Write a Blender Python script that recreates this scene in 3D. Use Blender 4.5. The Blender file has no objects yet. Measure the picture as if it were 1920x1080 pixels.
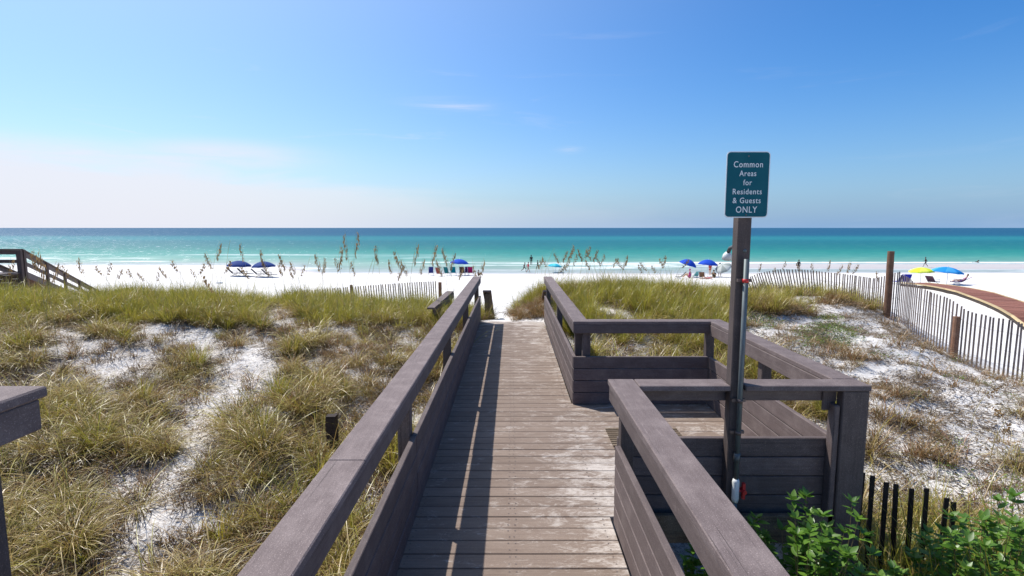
import bpy, bmesh, math, random
import numpy as np
from mathutils import Vector, Matrix, Euler

random.seed(7)
RNG = np.random.default_rng(11)
SC = bpy.context.scene
COL = SC.collection
R = math.radians

# ------------------------------------------------------------------ camera
F_PX, T_PITCH = 1010.0, 113.0 / 1010.0
TH = math.atan(T_PITCH)
cam_d = bpy.data.cameras.new('camera')
cam = bpy.data.objects.new('camera', cam_d)
COL.objects.link(cam)
cam_d.sensor_width = 36.0
cam_d.lens = 36.0 * F_PX / 1920.0
cam_d.clip_start = 0.05
cam_d.clip_end = 60000
cam.location = (0, 0, 2.0)
cam.rotation_euler = (math.pi / 2 - TH, 0, 0)
SC.camera = cam

# ------------------------------------------------------------------ light
SUN_DIR = Vector((-0.52, 0.46, 1.0)).normalized()
SUN_EL = math.asin(SUN_DIR.z)
SUN_AZ = math.atan2(SUN_DIR.x, SUN_DIR.y)
sun_d = bpy.data.lights.new('sun', 'SUN')
sun_d.energy = 4.4
sun_d.angle = R(0.53)
sun_d.color = (1.0, 0.955, 0.89)
sun = bpy.data.objects.new('sun', sun_d)
COL.objects.link(sun)
sun.rotation_euler = SUN_DIR.to_track_quat('Z', 'Y').to_euler()

world = bpy.data.worlds.new('World')
SC.world = world
world.use_nodes = True
def build_world():
    nt = world.node_tree
    nt.nodes.clear()
    N, L = nt.nodes.new, nt.links.new
    out = N('ShaderNodeOutputWorld'); bg = N('ShaderNodeBackground')
    bg.inputs['Strength'].default_value = 0.098
    sky = N('ShaderNodeTexSky'); sky.sky_type = 'NISHITA'; sky.sun_disc = False
    sky.sun_elevation = SUN_EL; sky.sun_rotation = SUN_AZ
    sky.air_density = 1.0; sky.dust_density = 0.6; sky.ozone_density = 2.5; sky.altitude = 0
    hsv = N('ShaderNodeHueSaturation'); hsv.inputs['Saturation'].default_value = 1.40
    hsv.inputs['Value'].default_value = 1.0
    L(sky.outputs[0], hsv.inputs['Color'])
    tint = N('ShaderNodeMix'); tint.data_type = 'RGBA'; tint.blend_type = 'MULTIPLY'; tint.inputs['Factor'].default_value = 1
    L(hsv.outputs[0], tint.inputs['A']); tint.inputs['B'].default_value = (0.80, 1.0, 1.22, 1)
    tc = N('ShaderNodeTexCoord'); sep = N('ShaderNodeSeparateXYZ'); L(tc.outputs['Generated'], sep.inputs[0])
    def math_(op, a, b=None, clamp=False):
        m = N('ShaderNodeMath'); m.operation = op; m.use_clamp = clamp
        for i, v in enumerate((a, b)):
            if v is None: continue
            if isinstance(v, (int, float)): m.inputs[i].default_value = v
            else: L(v, m.inputs[i])
        return m.outputs[0]
    def mrange(v, a, b, c, d, smooth=True):
        m = N('ShaderNodeMapRange'); m.interpolation_type = 'SMOOTHSTEP' if smooth else 'LINEAR'
        L(v, m.inputs[0])
        for i, q in enumerate((a, b, c, d)): m.inputs[i + 1].default_value = q
        return m.outputs[0]
    # cirrus sheet low over the sea on the sunward side
    mp = N('ShaderNodeMapping'); mp.inputs['Scale'].default_value = (2.2, 2.2, 16.0)
    mp.inputs['Rotation'].default_value = (0, 0.06, 0)
    L(tc.outputs['Generated'], mp.inputs[0])
    n1 = N('ShaderNodeTexNoise'); n1.inputs['Scale'].default_value = 1.6; n1.inputs['Detail'].default_value = 8
    n1.inputs['Roughness'].default_value = 0.55; n1.inputs['Distortion'].default_value = 0.4
    L(mp.outputs[0], n1.inputs['Vector'])
    nrm = math_('SUBTRACT', n1.outputs[0], 0.5)
    edge = math_('ADD', sep.outputs[2], math_('MULTIPLY', nrm, 0.16))
    edge = math_('ADD', edge, math_('MULTIPLY', sep.outputs[0], 0.10))
    sheet = mrange(edge, 0.015, 0.085, 1.0, 0.0)
    sheet = math_('MULTIPLY', sheet, mrange(sep.outputs[0], -0.62, 0.12, 0.85, 0.12))
    # separate thin wisps higher up
    mp2 = N('ShaderNodeMapping'); mp2.inputs['Scale'].default_value = (1.6, 1.6, 13.0)
    mp2.inputs['Location'].default_value = (3.1, 0.4, 1.7); mp2.inputs['Rotation'].default_value = (0, -0.05, 0)
    L(tc.outputs['Generated'], mp2.inputs[0])
    n2 = N('ShaderNodeTexNoise'); n2.inputs['Scale'].default_value = 2.3; n2.inputs['Detail'].default_value = 9
    n2.inputs['Roughness'].default_value = 0.6; n2.inputs['Distortion'].default_value = 0.8
    L(mp2.outputs[0], n2.inputs['Vector'])
    wisp = mrange(n2.outputs[0], 0.58, 0.80, 0.0, 0.55)
    wisp = math_('MULTIPLY', wisp, mrange(sep.outputs[2], 0.05, 0.5, 1.0, 0.25))
    wisp = math_('MULTIPLY', wisp, mrange(sep.outputs[0], -0.5, 0.35, 1.0, 0.15))
    # one brighter streak of cirrus over the sea, left of the walkway
    def gauss(cx, cz, wx, wz):
        rx = math_('DIVIDE', math_('SUBTRACT', sep.outputs[0], cx), wx)
        zz = math_('ADD', sep.outputs[2], math_('MULTIPLY', nrm, 0.035))
        rz = math_('DIVIDE', math_('SUBTRACT', zz, cz), wz)
        return math_('POWER', 2.718, math_('MULTIPLY', math_('ADD', math_('MULTIPLY', rx, rx), math_('MULTIPLY', rz, rz)), -1.0))
    streak = math_('MULTIPLY', math_('MULTIPLY', gauss(-0.455, 0.118, 0.10, 0.017), mrange(n1.outputs[0], 0.25, 0.60, 0.35, 1.0)), 0.95)
    streak2 = math_('MULTIPLY', math_('MULTIPLY', gauss(-0.11, 0.215, 0.055, 0.010), mrange(n2.outputs[0], 0.38, 0.6, 0.0, 1.0)), 0.6)
    streak3 = math_('MULTIPLY', math_('MULTIPLY', gauss(0.102, 0.136, 0.02, 0.005), mrange(n2.outputs[0], 0.3, 0.6, 0.2, 1.0)), 0.5)
    streak4 = math_('MULTIPLY', math_('MULTIPLY', gauss(-0.62, 0.105, 0.14, 0.02), mrange(n1.outputs[0], 0.35, 0.6, 0.1, 1.0)), 0.75)
    tot = math_('MAXIMUM', math_('MAXIMUM', math_('MAXIMUM', sheet, wisp), math_('MAXIMUM', streak, streak2)), math_('MAXIMUM', streak3, streak4), True)
    mix = N('ShaderNodeMix'); mix.data_type = 'RGBA'
    # moist sea air: pale blue towards the horizon, and a broad milky aureole round the sun
    air = N('ShaderNodeMix'); air.data_type = 'RGBA'
    az = mrange(sep.outputs[0], -0.6, 0.6, 0.0, 1.0)
    ac = N('ShaderNodeMix'); ac.data_type = 'RGBA'; L(az, ac.inputs['Factor'])
    ac.inputs['A'].default_value = (4.6, 5.6, 6.9, 1); ac.inputs['B'].default_value = (2.1, 3.5, 5.6, 1)
    L(math_('POWER', math_('SUBTRACT', 1.0, math_('MAXIMUM', sep.outputs[2], 0.0)), 9.0), air.inputs['Factor'])
    L(tint.outputs['Result'], air.inputs['A']); L(ac.outputs['Result'], air.inputs['B'])
    dt = N('ShaderNodeVectorMath'); dt.operation = 'DOT_PRODUCT'; L(tc.outputs['Generated'], dt.inputs[0]); dt.inputs[1].default_value = SUN_DIR
    au = math_('POWER', math_('MAXIMUM', dt.outputs['Value'], 0.0), 3.3)
    aur = N('ShaderNodeMix'); aur.data_type = 'RGBA'; aur.blend_type = 'ADD'; L(au, aur.inputs['Factor'])
    L(air.outputs['Result'], aur.inputs['A']); aur.inputs['B'].default_value = (4.6, 4.3, 2.2, 1)
    L(tot, mix.inputs['Factor']); L(aur.outputs['Result'], mix.inputs['A'])
    mix.inputs['B'].default_value = (6.9, 6.9, 7.6, 1)
    L(mix.outputs['Result'], bg.inputs['Color']); L(bg.outputs[0], out.inputs[0])
build_world()
vs = SC.view_settings
vs.view_transform = 'Standard'; vs.look = 'None'; vs.exposure = 0.34; vs.gamma = 1; vs.use_curve_mapping = False
SC.render.engine = 'CYCLES'
SC.cycles.max_bounces = 6
SC.cycles.transparent_max_bounces = 8

# ------------------------------------------------------------------ pixel of the photograph -> place in the world
CT, ST = math.cos(TH), math.sin(TH)
def ray(x, y):
    u, v = (x - 960) / F_PX, (540 - y) / F_PX
    return Vector((u, CT + v * ST, -ST + v * CT))
def atY(x, y, Y):
    d = ray(x, y); t = Y / d.y
    return Vector((d.x * t, Y, 2 + d.z * t))
def atZ(x, y, z):
    d = ray(x, y); t = (z - 2) / d.z
    return Vector((d.x * t, d.y * t, z))
def to_px(X, Y, Z):
    dz = Z - 2
    dep = Y * CT - dz * ST
    up = Y * ST + dz * CT
    dep = np.where(np.abs(dep) < 1e-3, 1e-3, dep)
    return 960 + F_PX * X / dep, 540 - F_PX * up / dep, dep

# ------------------------------------------------------------------ numpy noise
def _hash(ix, iy, seed):
    h = (ix * 374761393 + iy * 668265263 + seed * 1274126177) & 0xFFFFFFFF
    h = ((h ^ (h >> 13)) * 1274126177) & 0xFFFFFFFF
    return ((h ^ (h >> 16)) & 0xFFFF) / 65535.0
def vnoise(x, y, seed=0):
    x = np.asarray(x, float); y = np.asarray(y, float)
    ix = np.floor(x).astype(np.int64); iy = np.floor(y).astype(np.int64)
    fx, fy = x - ix, y - iy
    fx = fx * fx * (3 - 2 * fx); fy = fy * fy * (3 - 2 * fy)
    a = _hash(ix, iy, seed); b = _hash(ix + 1, iy, seed); c = _hash(ix, iy + 1, seed); d = _hash(ix + 1, iy + 1, seed)
    return (a * (1 - fx) + b * fx) * (1 - fy) + (c * (1 - fx) + d * fx) * fy
def fbm(x, y, seed=0, oct=4):
    s = 0; a = 0.5; t = 0
    for i in range(oct):
        s = s + a * vnoise(x * 2 ** i, y * 2 ** i, seed + i * 17); t += a; a *= 0.5
    return s / t
def sstep(a, b, x):
    t = np.clip((x - a) / (b - a), 0, 1); return t * t * (3 - 2 * t)

# ------------------------------------------------------------------ materials
def mat(name, base=(0.5, 0.5, 0.5), rough=0.6, metal=0.0, spec=0.5):
    m = bpy.data.materials.new(name); m.use_nodes = True
    b = m.node_tree.nodes['Principled BSDF']
    b.inputs['Base Color'].default_value = (*base, 1); b.inputs['Roughness'].default_value = rough
    b.inputs['Metallic'].default_value = metal; b.inputs['Specular IOR Level'].default_value = spec
    return m
class NB:
    """tiny node builder"""
    def __init__(s, m): s.m = m; s.nt = m.node_tree; s.b = s.nt.nodes.get('Principled BSDF')
    def n(s, t): return s.nt.nodes.new(t)
    def l(s, a, b): s.nt.links.new(a, b)
    def val(s, v, inp):
        if isinstance(v, (int, float)): inp.default_value = v
        elif isinstance(v, tuple): inp.default_value = v if len(v) == 4 or inp.type == 'VECTOR' else (*v, 1)
        else: s.l(v, inp)
    def math(s, op, a, b=0.0, clamp=False):
        m = s.n('ShaderNodeMath'); m.operation = op; m.use_clamp = clamp
        s.val(a, m.inputs[0]); s.val(b, m.inputs[1]); return m.outputs[0]
    def noise(s, vec, scale, detail=4, rough=0.55, dist=0.0):
        m = s.n('ShaderNodeTexNoise'); m.inputs['Scale'].default_value = scale; m.inputs['Detail'].default_value = detail
        m.inputs['Roughness'].default_value = rough; m.inputs['Distortion'].default_value = dist
        s.l(vec, m.inputs['Vector']); return m.outputs[0]
    def mapping(s, vec, scale=(1, 1, 1), loc=(0, 0, 0)):
        m = s.n('ShaderNodeMapping'); m.inputs['Scale'].default_value = scale; m.inputs['Location'].default_value = loc
        s.l(vec, m.inputs[0]); return m.outputs[0]
    def mr(s, v, a, b, c=0.0, d=1.0):
        m = s.n('ShaderNodeMapRange'); s.l(v, m.inputs[0])
        for i, q in enumerate((a, b, c, d)): m.inputs[i + 1].default_value = q
        return m.outputs[0]
    def mix(s, f, a, b, mode='MIX'):
        m = s.n('ShaderNodeMix'); m.data_type = 'RGBA'; m.blend_type = mode
        s.val(f, m.inputs['Factor']); s.val(a, m.inputs['A']); s.val(b, m.inputs['B']); return m.outputs['Result']
    def bump(s, h, strength=0.3, dist=0.01):
        m = s.n('ShaderNodeBump'); m.inputs['Strength'].default_value = strength; m.inputs['Distance'].default_value = dist
        s.l(h, m.inputs['Height']); s.l(m.outputs[0], s.b.inputs['Normal'])
    def objvec(s, off=40.0):
        tc = s.n('ShaderNodeTexCoord'); oi = s.n('ShaderNodeObjectInfo')
        a = s.n('ShaderNodeVectorMath'); a.operation = 'ADD'
        c = s.n('ShaderNodeCombineXYZ')
        r = s.math('MULTIPLY', oi.outputs['Random'], off)
        for i in range(3): s.l(r, c.inputs[i])
        s.l(tc.outputs['Object'], a.inputs[0]); s.l(c.outputs[0], a.inputs[1])
        return a.outputs[0], oi.outputs['Random']
    def pos(s):
        g = s.n('ShaderNodeNewGeometry'); return g.outputs['Position']

def wood(name, base, dark, light, wear=0.3, rough=0.75, grain=1.0, spots=0.0):
    """boards with their length along local X"""
    m = mat(name, base, rough, spec=0.35); k = NB(m)
    v, rnd = k.objvec()
    g1 = k.noise(k.mapping(v, (1.6, 30, 30)), 2.2, 6, 0.62, 0.3)
    g2 = k.noise(k.mapping(v, (3, 160, 160)), 2.0, 3, 0.6)
    blot = k.noise(v, 7.0, 6, 0.62)
    fine = k.noise(v, 160.0, 3, 0.7)
    c = k.mix(k.mr(g1, 0.35, 0.7), dark, base)
    c = k.mix(k.math('MULTIPLY', k.mr(blot, 0.45, 0.75), wear), c, light)
    c = k.mix(k.mr(fine, 0.35, 0.75, 0.0, 0.55), c, tuple(q * 0.6 for q in dark))
    crack = k.noise(k.mapping(v, (0.9, 48, 48), (3, 1, 7)), 1.7, 4, 0.5, 0.15)
    c = k.mix(k.mr(crack, 0.665, 0.70, 0.0, 0.75), c, tuple(q * 0.35 for q in dark))
    scuff = k.noise(k.mapping(v, (2.2, 9, 9), (9, 4, 2)), 2.6, 7, 0.75, 0.8)
    c = k.mix(k.mr(scuff, 0.60, 0.72, 0.0, 0.55 * wear), c, tuple(min(1, q * 1.35) for q in light))
    # fine pale specks of salt and sand
    sp = k.math('MULTIPLY', k.mr(k.noise(v, 230.0, 2, 0.5), 0.60, 0.72), 0.5 + spots, True)
    c = k.mix(sp, c, tuple(min(1, q * 1.7) for q in light))
    # tone from board to board
    t = k.mr(rnd, 0, 1, 0.80, 1.16)
    c2 = k.n('ShaderNodeVectorMath'); c2.operation = 'SCALE'; k.l(c, c2.inputs[0]); k.l(t, c2.inputs['Scale'])
    k.l(c2.outputs[0], k.b.inputs['Base Color'])
    h = k.math('ADD', k.math('MULTIPLY', g1, 0.7 * grain), k.math('MULTIPLY', g2, 0.6 * grain))
    h = k.math('ADD', h, k.math('MULTIPLY', fine, 0.5))
    k.bump(h, 0.45, 0.004)
    return m

M = {}
M['paint'] = wood('grey_brown_painted_wood', (0.150, 0.114, 0.106), (0.105, 0.078, 0.074), (0.245, 0.195, 0.18), 0.55, 0.72)
M['cap'] = wood('weathered_rail_cap_paint', (0.190, 0.146, 0.138), (0.138, 0.104, 0.099), (0.31, 0.25, 0.235), 0.6, 0.78, 1.0, 0.12)
M['post'] = wood('painted_post_wood', (0.120, 0.092, 0.084), (0.080, 0.060, 0.055), (0.20, 0.155, 0.14), 0.4, 0.72)
M['raw'] = wood('weathered_bare_wood', (0.20, 0.145, 0.095), (0.11, 0.078, 0.05), (0.34, 0.28, 0.21), 0.5, 0.85, 1.6)
M['stair'] = wood('stair_wood', (0.155, 0.105, 0.092), (0.095, 0.065, 0.057), (0.22, 0.175, 0.155), 0.4, 0.8)
M['piling'] = wood('brown_piling_wood', (0.30, 0.155, 0.095), (0.17, 0.085, 0.05), (0.40, 0.25, 0.17), 0.5, 0.85, 1.5)
M['slat'] = wood('fence_slat_wood', (0.22, 0.172, 0.155), (0.125, 0.095, 0.086), (0.36, 0.30, 0.27), 0.5, 0.85, 1.4)
M['slat_pale'] = wood('pale_fence_slat_wood', (0.40, 0.31, 0.20), (0.24, 0.18, 0.11), (0.55, 0.46, 0.33), 0.5, 0.85, 1.4)
M['slat_dark'] = wood('dark_fence_slat_wood', (0.055, 0.036, 0.027), (0.022, 0.016, 0.013), (0.10, 0.075, 0.06), 0.4, 0.85, 1.4)
M['redplank'] = wood('red_brown_plank', (0.30, 0.115, 0.075), (0.20, 0.075, 0.05), (0.40, 0.20, 0.14), 0.5, 0.8)
M['yellowedge'] = wood('pale_yellow_timber', (0.62, 0.47, 0.25), (0.48, 0.35, 0.18), (0.72, 0.6, 0.4), 0.5, 0.8)

def deck_material():
    m = mat('worn_deck_paint', (0.2, 0.16, 0.14), 0.8, spec=0.3); k = NB(m)
    v, rnd = k.objvec(); p = k.pos()
    sx = k.n('ShaderNodeSeparateXYZ'); k.l(p, sx.inputs[0])
    g1 = k.noise(k.mapping(v, (1.4, 34, 34)), 2.2, 6, 0.62, 0.3)
    fine = k.noise(v, 140.0, 3, 0.7)
    c = k.mix(k.mr(g1, 0.3, 0.72), (0.150, 0.108, 0.084), (0.260, 0.192, 0.150))
    # bare grey wood where feet wore the paint off
    worn = k.mr(k.noise(k.mapping(p, (1.0, 2.4, 1)), 2.6, 8, 0.66, 0.5), 0.46, 0.74)
    c = k.mix(k.math('MULTIPLY', worn, 0.62), c, (0.33, 0.265, 0.215))
    hue = k.mix(rnd, (0.19, 0.140, 0.108), (0.29, 0.222, 0.178))
    c = k.mix(0.38, c, hue)
    # sand dust: more on the right, around the platform and at the far end
    ms = k.noise(k.mapping(p, (1.0, 1.8, 1)), 3.4, 10, 0.72, 0.9)
    mf = k.noise(k.mapping(p, (5, 16, 5)), 3.0, 8, 0.75, 1.2)
    right = k.mr(sx.outputs[0], -0.3, 0.7, 0.0, 0.10)
    def bumpf(src, c0, w):
        d = k.math('DIVIDE', k.math('SUBTRACT', src, c0), w)
        return k.math('POWER', 2.718, k.math('MULTIPLY', k.math('MULTIPLY', d, d), -1.0))
    hot = k.math('MULTIPLY', k.math('MULTIPLY', bumpf(sx.outputs[0], 0.72, 0.36), bumpf(sx.outputs[1], 3.75, 1.0)), 0.14)
    far = k.math('ADD', k.mr(sx.outputs[1], 6.5, 11.0, 0.0, 0.085), k.mr(sx.outputs[1], 10.8, 11.4, 0.0, 0.16))
    s = k.math('ADD', k.math('ADD', ms, right), k.math('ADD', hot, far))
    s = k.math('ADD', s, k.math('MULTIPLY', k.math('SUBTRACT', mf, 0.5), 0.75))
    dust = k.mr(s, 0.60, 0.82, 0.0, 0.72)
    c = k.mix(dust, c, (0.66, 0.60, 0.545))
    c = k.mix(k.mr(fine, 0.4, 0.8, 0.0, 0.4), c, (0.10, 0.075, 0.06))
    k.l(c, k.b.inputs['Base Color'])
    h = k.math('ADD', k.math('MULTIPLY', g1, 0.8), k.math('ADD', k.math('MULTIPLY', fine, 0.4), k.math('MULTIPLY', mf, 0.7)))
    k.bump(h, 0.5, 0.004)
    return m
M['deck'] = deck_material()

def sand_material():
    m = mat('white_quartz_sand', (0.8, 0.78, 0.75), 0.92, spec=0.15); k = NB(m); p = k.pos()
    at = k.n('ShaderNodeAttribute'); at.attribute_name = 'wet'
    at2 = k.n('ShaderNodeAttribute'); at2.attribute_name = 'litter'
    n1 = k.noise(p, 0.9, 6, 0.6); n2 = k.noise(p, 9, 6, 0.65); n3 = k.noise(p, 70, 4, 0.7)
    c = k.mix(k.mr(n1, 0.3, 0.7), (0.68, 0.65, 0.615), (0.78, 0.755, 0.725))
    c = k.mix(k.mr(n2, 0.5, 0.8, 0.0, 0.25), c, (0.58, 0.54, 0.50))
    # bits of dead grass and roots mixed in the dune sand
    lt = k.math('MULTIPLY', k.mr(k.noise(p, 34, 8, 0.75, 0.6), 0.47, 0.60), at2.outputs['Fac'])
    c = k.mix(lt, c, (0.16, 0.115, 0.08))
    lt2 = k.math('MULTIPLY', k.mr(k.noise(p, 5, 8, 0.7, 0.6), 0.45, 0.65, 0.0, 0.5), at2.outputs['Fac'])
    c = k.mix(lt2, c, (0.36, 0.29, 0.22))
    c = k.mix(at.outputs['Fac'], c, (0.50, 0.455, 0.43))
    k.l(c, k.b.inputs['Base Color'])
    k.l(k.mr(at.outputs['Fac'], 0, 1, 0.92, 0.45), k.b.inputs['Roughness'])
    h = k.math('ADD', k.math('MULTIPLY', n2, 1.0), k.math('MULTIPLY', n3, 0.22))
    foot = k.noise(p, 2.6, 3, 0.5)
    h = k.math('ADD', h, k.math('MULTIPLY', foot, 2.2))
    k.bump(h, 0.55, 0.035)
    return m
M['sand'] = sand_material()

def grass_material(name, cols, trans=0.35):
    m = bpy.data.materials.new(name); m.use_nodes = True; k = NB(m); nt = m.node_tree
    nt.nodes.remove(k.b)
    at = k.n('ShaderNodeAttribute'); at.attribute_name = 'tint'
    sp = k.n('ShaderNodeSeparateColor'); k.l(at.outputs['Color'], sp.inputs[0])
    oi = k.n('ShaderNodeObjectInfo')
    f = k.math('ADD', k.math('MULTIPLY', sp.outputs[0], 0.6), k.math('MULTIPLY', oi.outputs['Random'], 0.4))
    cr = k.n('ShaderNodeValToRGB'); e = cr.color_ramp.elements
    while len(e) < len(cols): e.new(0.5)
    for i, c in enumerate(cols):
        e[i].position = i / (len(cols) - 1); e[i].color = (*c, 1)
    k.l(f, cr.inputs[0])
    # each blade darkens to brown towards its base
    c = k.mix(k.mr(sp.outputs[1], 0.0, 0.4, 0.75, 0.0), cr.outputs[0], (0.125, 0.08, 0.042))
    d = k.n('ShaderNodeBsdfDiffuse'); t = k.n('ShaderNodeBsdfTranslucent'); g = k.n('ShaderNodeBsdfGlossy')
    g.inputs['Roughness'].default_value = 0.38
    k.l(c, d.inputs[0]); k.l(c, t.inputs[0])
    mx = k.n('ShaderNodeMixShader'); mx.inputs[0].default_value = trans
    k.l(d.outputs[0], mx.inputs[1]); k.l(t.outputs[0], mx.inputs[2])
    m2 = k.n('ShaderNodeMixShader'); m2.inputs[0].default_value = 0.045
    k.l(mx.outputs[0], m2.inputs[1]); k.l(g.outputs[0], m2.inputs[2])
    k.l(m2.outputs[0], nt.nodes['Material Output'].inputs[0])
    return m
M['grass_green'] = grass_material('green_dune_grass', [(0.62, 0.50, 0.16), (0.44, 0.37, 0.04), (0.33, 0.33, 0.035), (0.20, 0.215, 0.025), (0.52, 0.42, 0.07), (0.30, 0.20, 0.07), (0.70, 0.56, 0.25)], 0.42)
M['grass_dry'] = grass_material('dry_dune_grass', [(0.74, 0.59, 0.30), (0.32, 0.21, 0.07), (0.34, 0.32, 0.04), (0.58, 0.42, 0.17), (0.13, 0.065, 0.028), (0.42, 0.37, 0.06), (0.76, 0.63, 0.38)], 0.3)
M['grass_brown'] = grass_material('brown_dune_grass', [(0.36, 0.19, 0.09), (0.22, 0.125, 0.055), (0.46, 0.31, 0.15), (0.18, 0.15, 0.04), (0.40, 0.18, 0.075), (0.12, 0.065, 0.035)], 0.28)
M['thatch'] = grass_material('dead_grass_thatch', [(0.13, 0.085, 0.045), (0.20, 0.14, 0.075), (0.09, 0.055, 0.03), (0.30, 0.21, 0.12)], 0.15)
M['twig'] = grass_material('dead_twigs', [(0.06, 0.045, 0.032), (0.12, 0.085, 0.055), (0.22, 0.16, 0.10), (0.05, 0.05, 0.03)], 0.05)
M['creeper'] = grass_material('creeping_leaves', [(0.10, 0.17, 0.035), (0.20, 0.27, 0.04), (0.06, 0.10, 0.03), (0.30, 0.32, 0.08)], 0.35)
M['leaf'] = grass_material('bush_leaf', [(0.05, 0.13, 0.018), (0.10, 0.22, 0.025), (0.16, 0.29, 0.035), (0.07, 0.16, 0.02)], 0.42)
M['oat'] = grass_material('sea_oat_seed', [(0.62, 0.44, 0.21), (0.46, 0.30, 0.13), (0.24, 0.14, 0.06), (0.70, 0.55, 0.32)], 0.5)
M['stalk'] = grass_material('sea_oat_stalk', [(0.52, 0.44, 0.22), (0.40, 0.35, 0.14), (0.34, 0.26, 0.14)], 0.15)

M['galv'] = mat('galvanised_steel', (0.2, 0.22, 0.23), 0.55, 0.35)
k = NB(M['galv']); v, _ = k.objvec()
k.l(k.mix(k.mr(k.noise(k.mapping(v, (1, 1, 0.4)), 14, 6, 0.7), 0.45, 0.7), (0.12, 0.145, 0.15), (0.07, 0.045, 0.035)), k.b.inputs['Base Color'])
M['wire'] = mat('rusty_wire', (0.14, 0.11, 0.10), 0.6, 0.6)
M['pvc'] = mat('white_valve_plastic', (0.72, 0.74, 0.72), 0.4)
M['redplastic'] = mat('red_valve_handle', (0.55, 0.03, 0.03), 0.4)
M['sign_face'] = mat('teal_sign_enamel', (0.006, 0.10, 0.13), 0.6, spec=0.15)
k = NB(M['sign_face']); v, _ = k.objvec()
k.l(k.mix(k.mr(k.noise(v, 9, 6, 0.6), 0.4, 0.8, 0.0, 0.35), (0.004, 0.092, 0.125), (0.025, 0.15, 0.17)), k.b.inputs['Base Color'])
M['sign_white'] = mat('sign_white_print', (0.72, 0.77, 0.78), 0.5)
M['sign_back'] = mat('sign_aluminium', (0.55, 0.56, 0.56), 0.4, 0.7)

# ------------------------------------------------------------------ mesh helpers
def tag(o, label=None, cat=None, group=None, kind=None):
    if label: o['label'] = label
    if cat: o['category'] = cat
    if group: o['group'] = group
    if kind: o['kind'] = kind
    return o
def empty(name, loc=(0, 0, 0), rot=(0, 0, 0)):
    o = bpy.data.objects.new(name, None); COL.objects.link(o)
    o.location = loc; o.rotation_euler = rot; o.empty_display_size = 0.1
    return o
def link(name, me, parent=None, loc=(0, 0, 0), rot=(0, 0, 0), scale=(1, 1, 1)):
    o = bpy.data.objects.new(name, me); COL.objects.link(o)
    o.location = loc; o.rotation_euler = rot; o.scale = scale
    if parent is not None: o.parent = parent
    return o
def mesh_of(name, verts, faces, m=None, smooth=False):
    me = bpy.data.meshes.new(name); me.from_pydata([tuple(v) for v in verts], [], [tuple(f) for f in faces])
    if m is not None: me.materials.append(m)
    if smooth:
        me.polygons.foreach_set('use_smooth', [True] * len(me.polygons))
    me.update()
    return me
_boxes = {}
def box_mesh(sx, sy, sz, m, bev=0.004):
    """bevelled box centred on its origin, shared between equal pieces"""
    key = (round(sx, 3), round(sy, 3), round(sz, 3), m.name, bev)
    if key in _boxes: return _boxes[key]
    bm = bmesh.new(); bmesh.ops.create_cube(bm, size=1)
    for v in bm.verts: v.co = Vector((v.co.x * sx, v.co.y * sy, v.co.z * sz))
    if bev: bmesh.ops.bevel(bm, geom=list(bm.edges), offset=min(bev, min(sx, sy, sz) * 0.3), segments=1, affect='EDGES', profile=0.5)
    me = bpy.data.meshes.new('board'); bm.to_mesh(me); bm.free(); me.materials.append(m)
    _boxes[key] = me
    return me
def board(name, p0, p1, w, t, m, parent, up=(0, 0, 1), bev=0.004, jit=0.0):
    """a board whose axis runs p0 -> p1; w across (horizontal side), t along `up`"""
    p0, p1 = Vector(p0), Vector(p1)
    ax = (p1 - p0); ln = ax.length; ax.normalize()
    up = Vector(up); side = up.cross(ax).normalized(); up2 = ax.cross(side).normalized()
    rot = Matrix((ax, side, up2)).transposed()
    me = box_mesh(ln, w, t, m, bev)
    c = (p0 + p1) / 2
    o = link(name, me, parent, c, rot.to_euler())
    if jit:
        o.location += Vector((random.uniform(-jit, jit), random.uniform(-jit, jit), random.uniform(-jit, jit)))
        o.rotation_euler.z += random.uniform(-jit, jit) * 0.6
    return o
def bx(name, x0, x1, y0, y1, z0, z1, m, parent, bev=0.004, jit=0.0):
    """axis aligned board; the longest side becomes the grain direction"""
    d = (x1 - x0, y1 - y0, z1 - z0); c = Vector(((x0 + x1) / 2, (y0 + y1) / 2, (z0 + z1) / 2))
    a = max(range(3), key=lambda i: d[i])
    if a == 0: return board(name, (x0, c.y, c.z), (x1, c.y, c.z), d[1], d[2], m, parent, (0, 0, 1), bev, jit)
    if a == 1: return board(name, (c.x, y0, c.z), (c.x, y1, c.z), d[0], d[2], m, parent, (0, 0, 1), bev, jit)
    return board(name, (c.x, c.y, z0), (c.x, c.y, z1), d[1], d[0], m, parent, (1, 0, 0), bev, jit)
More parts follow.
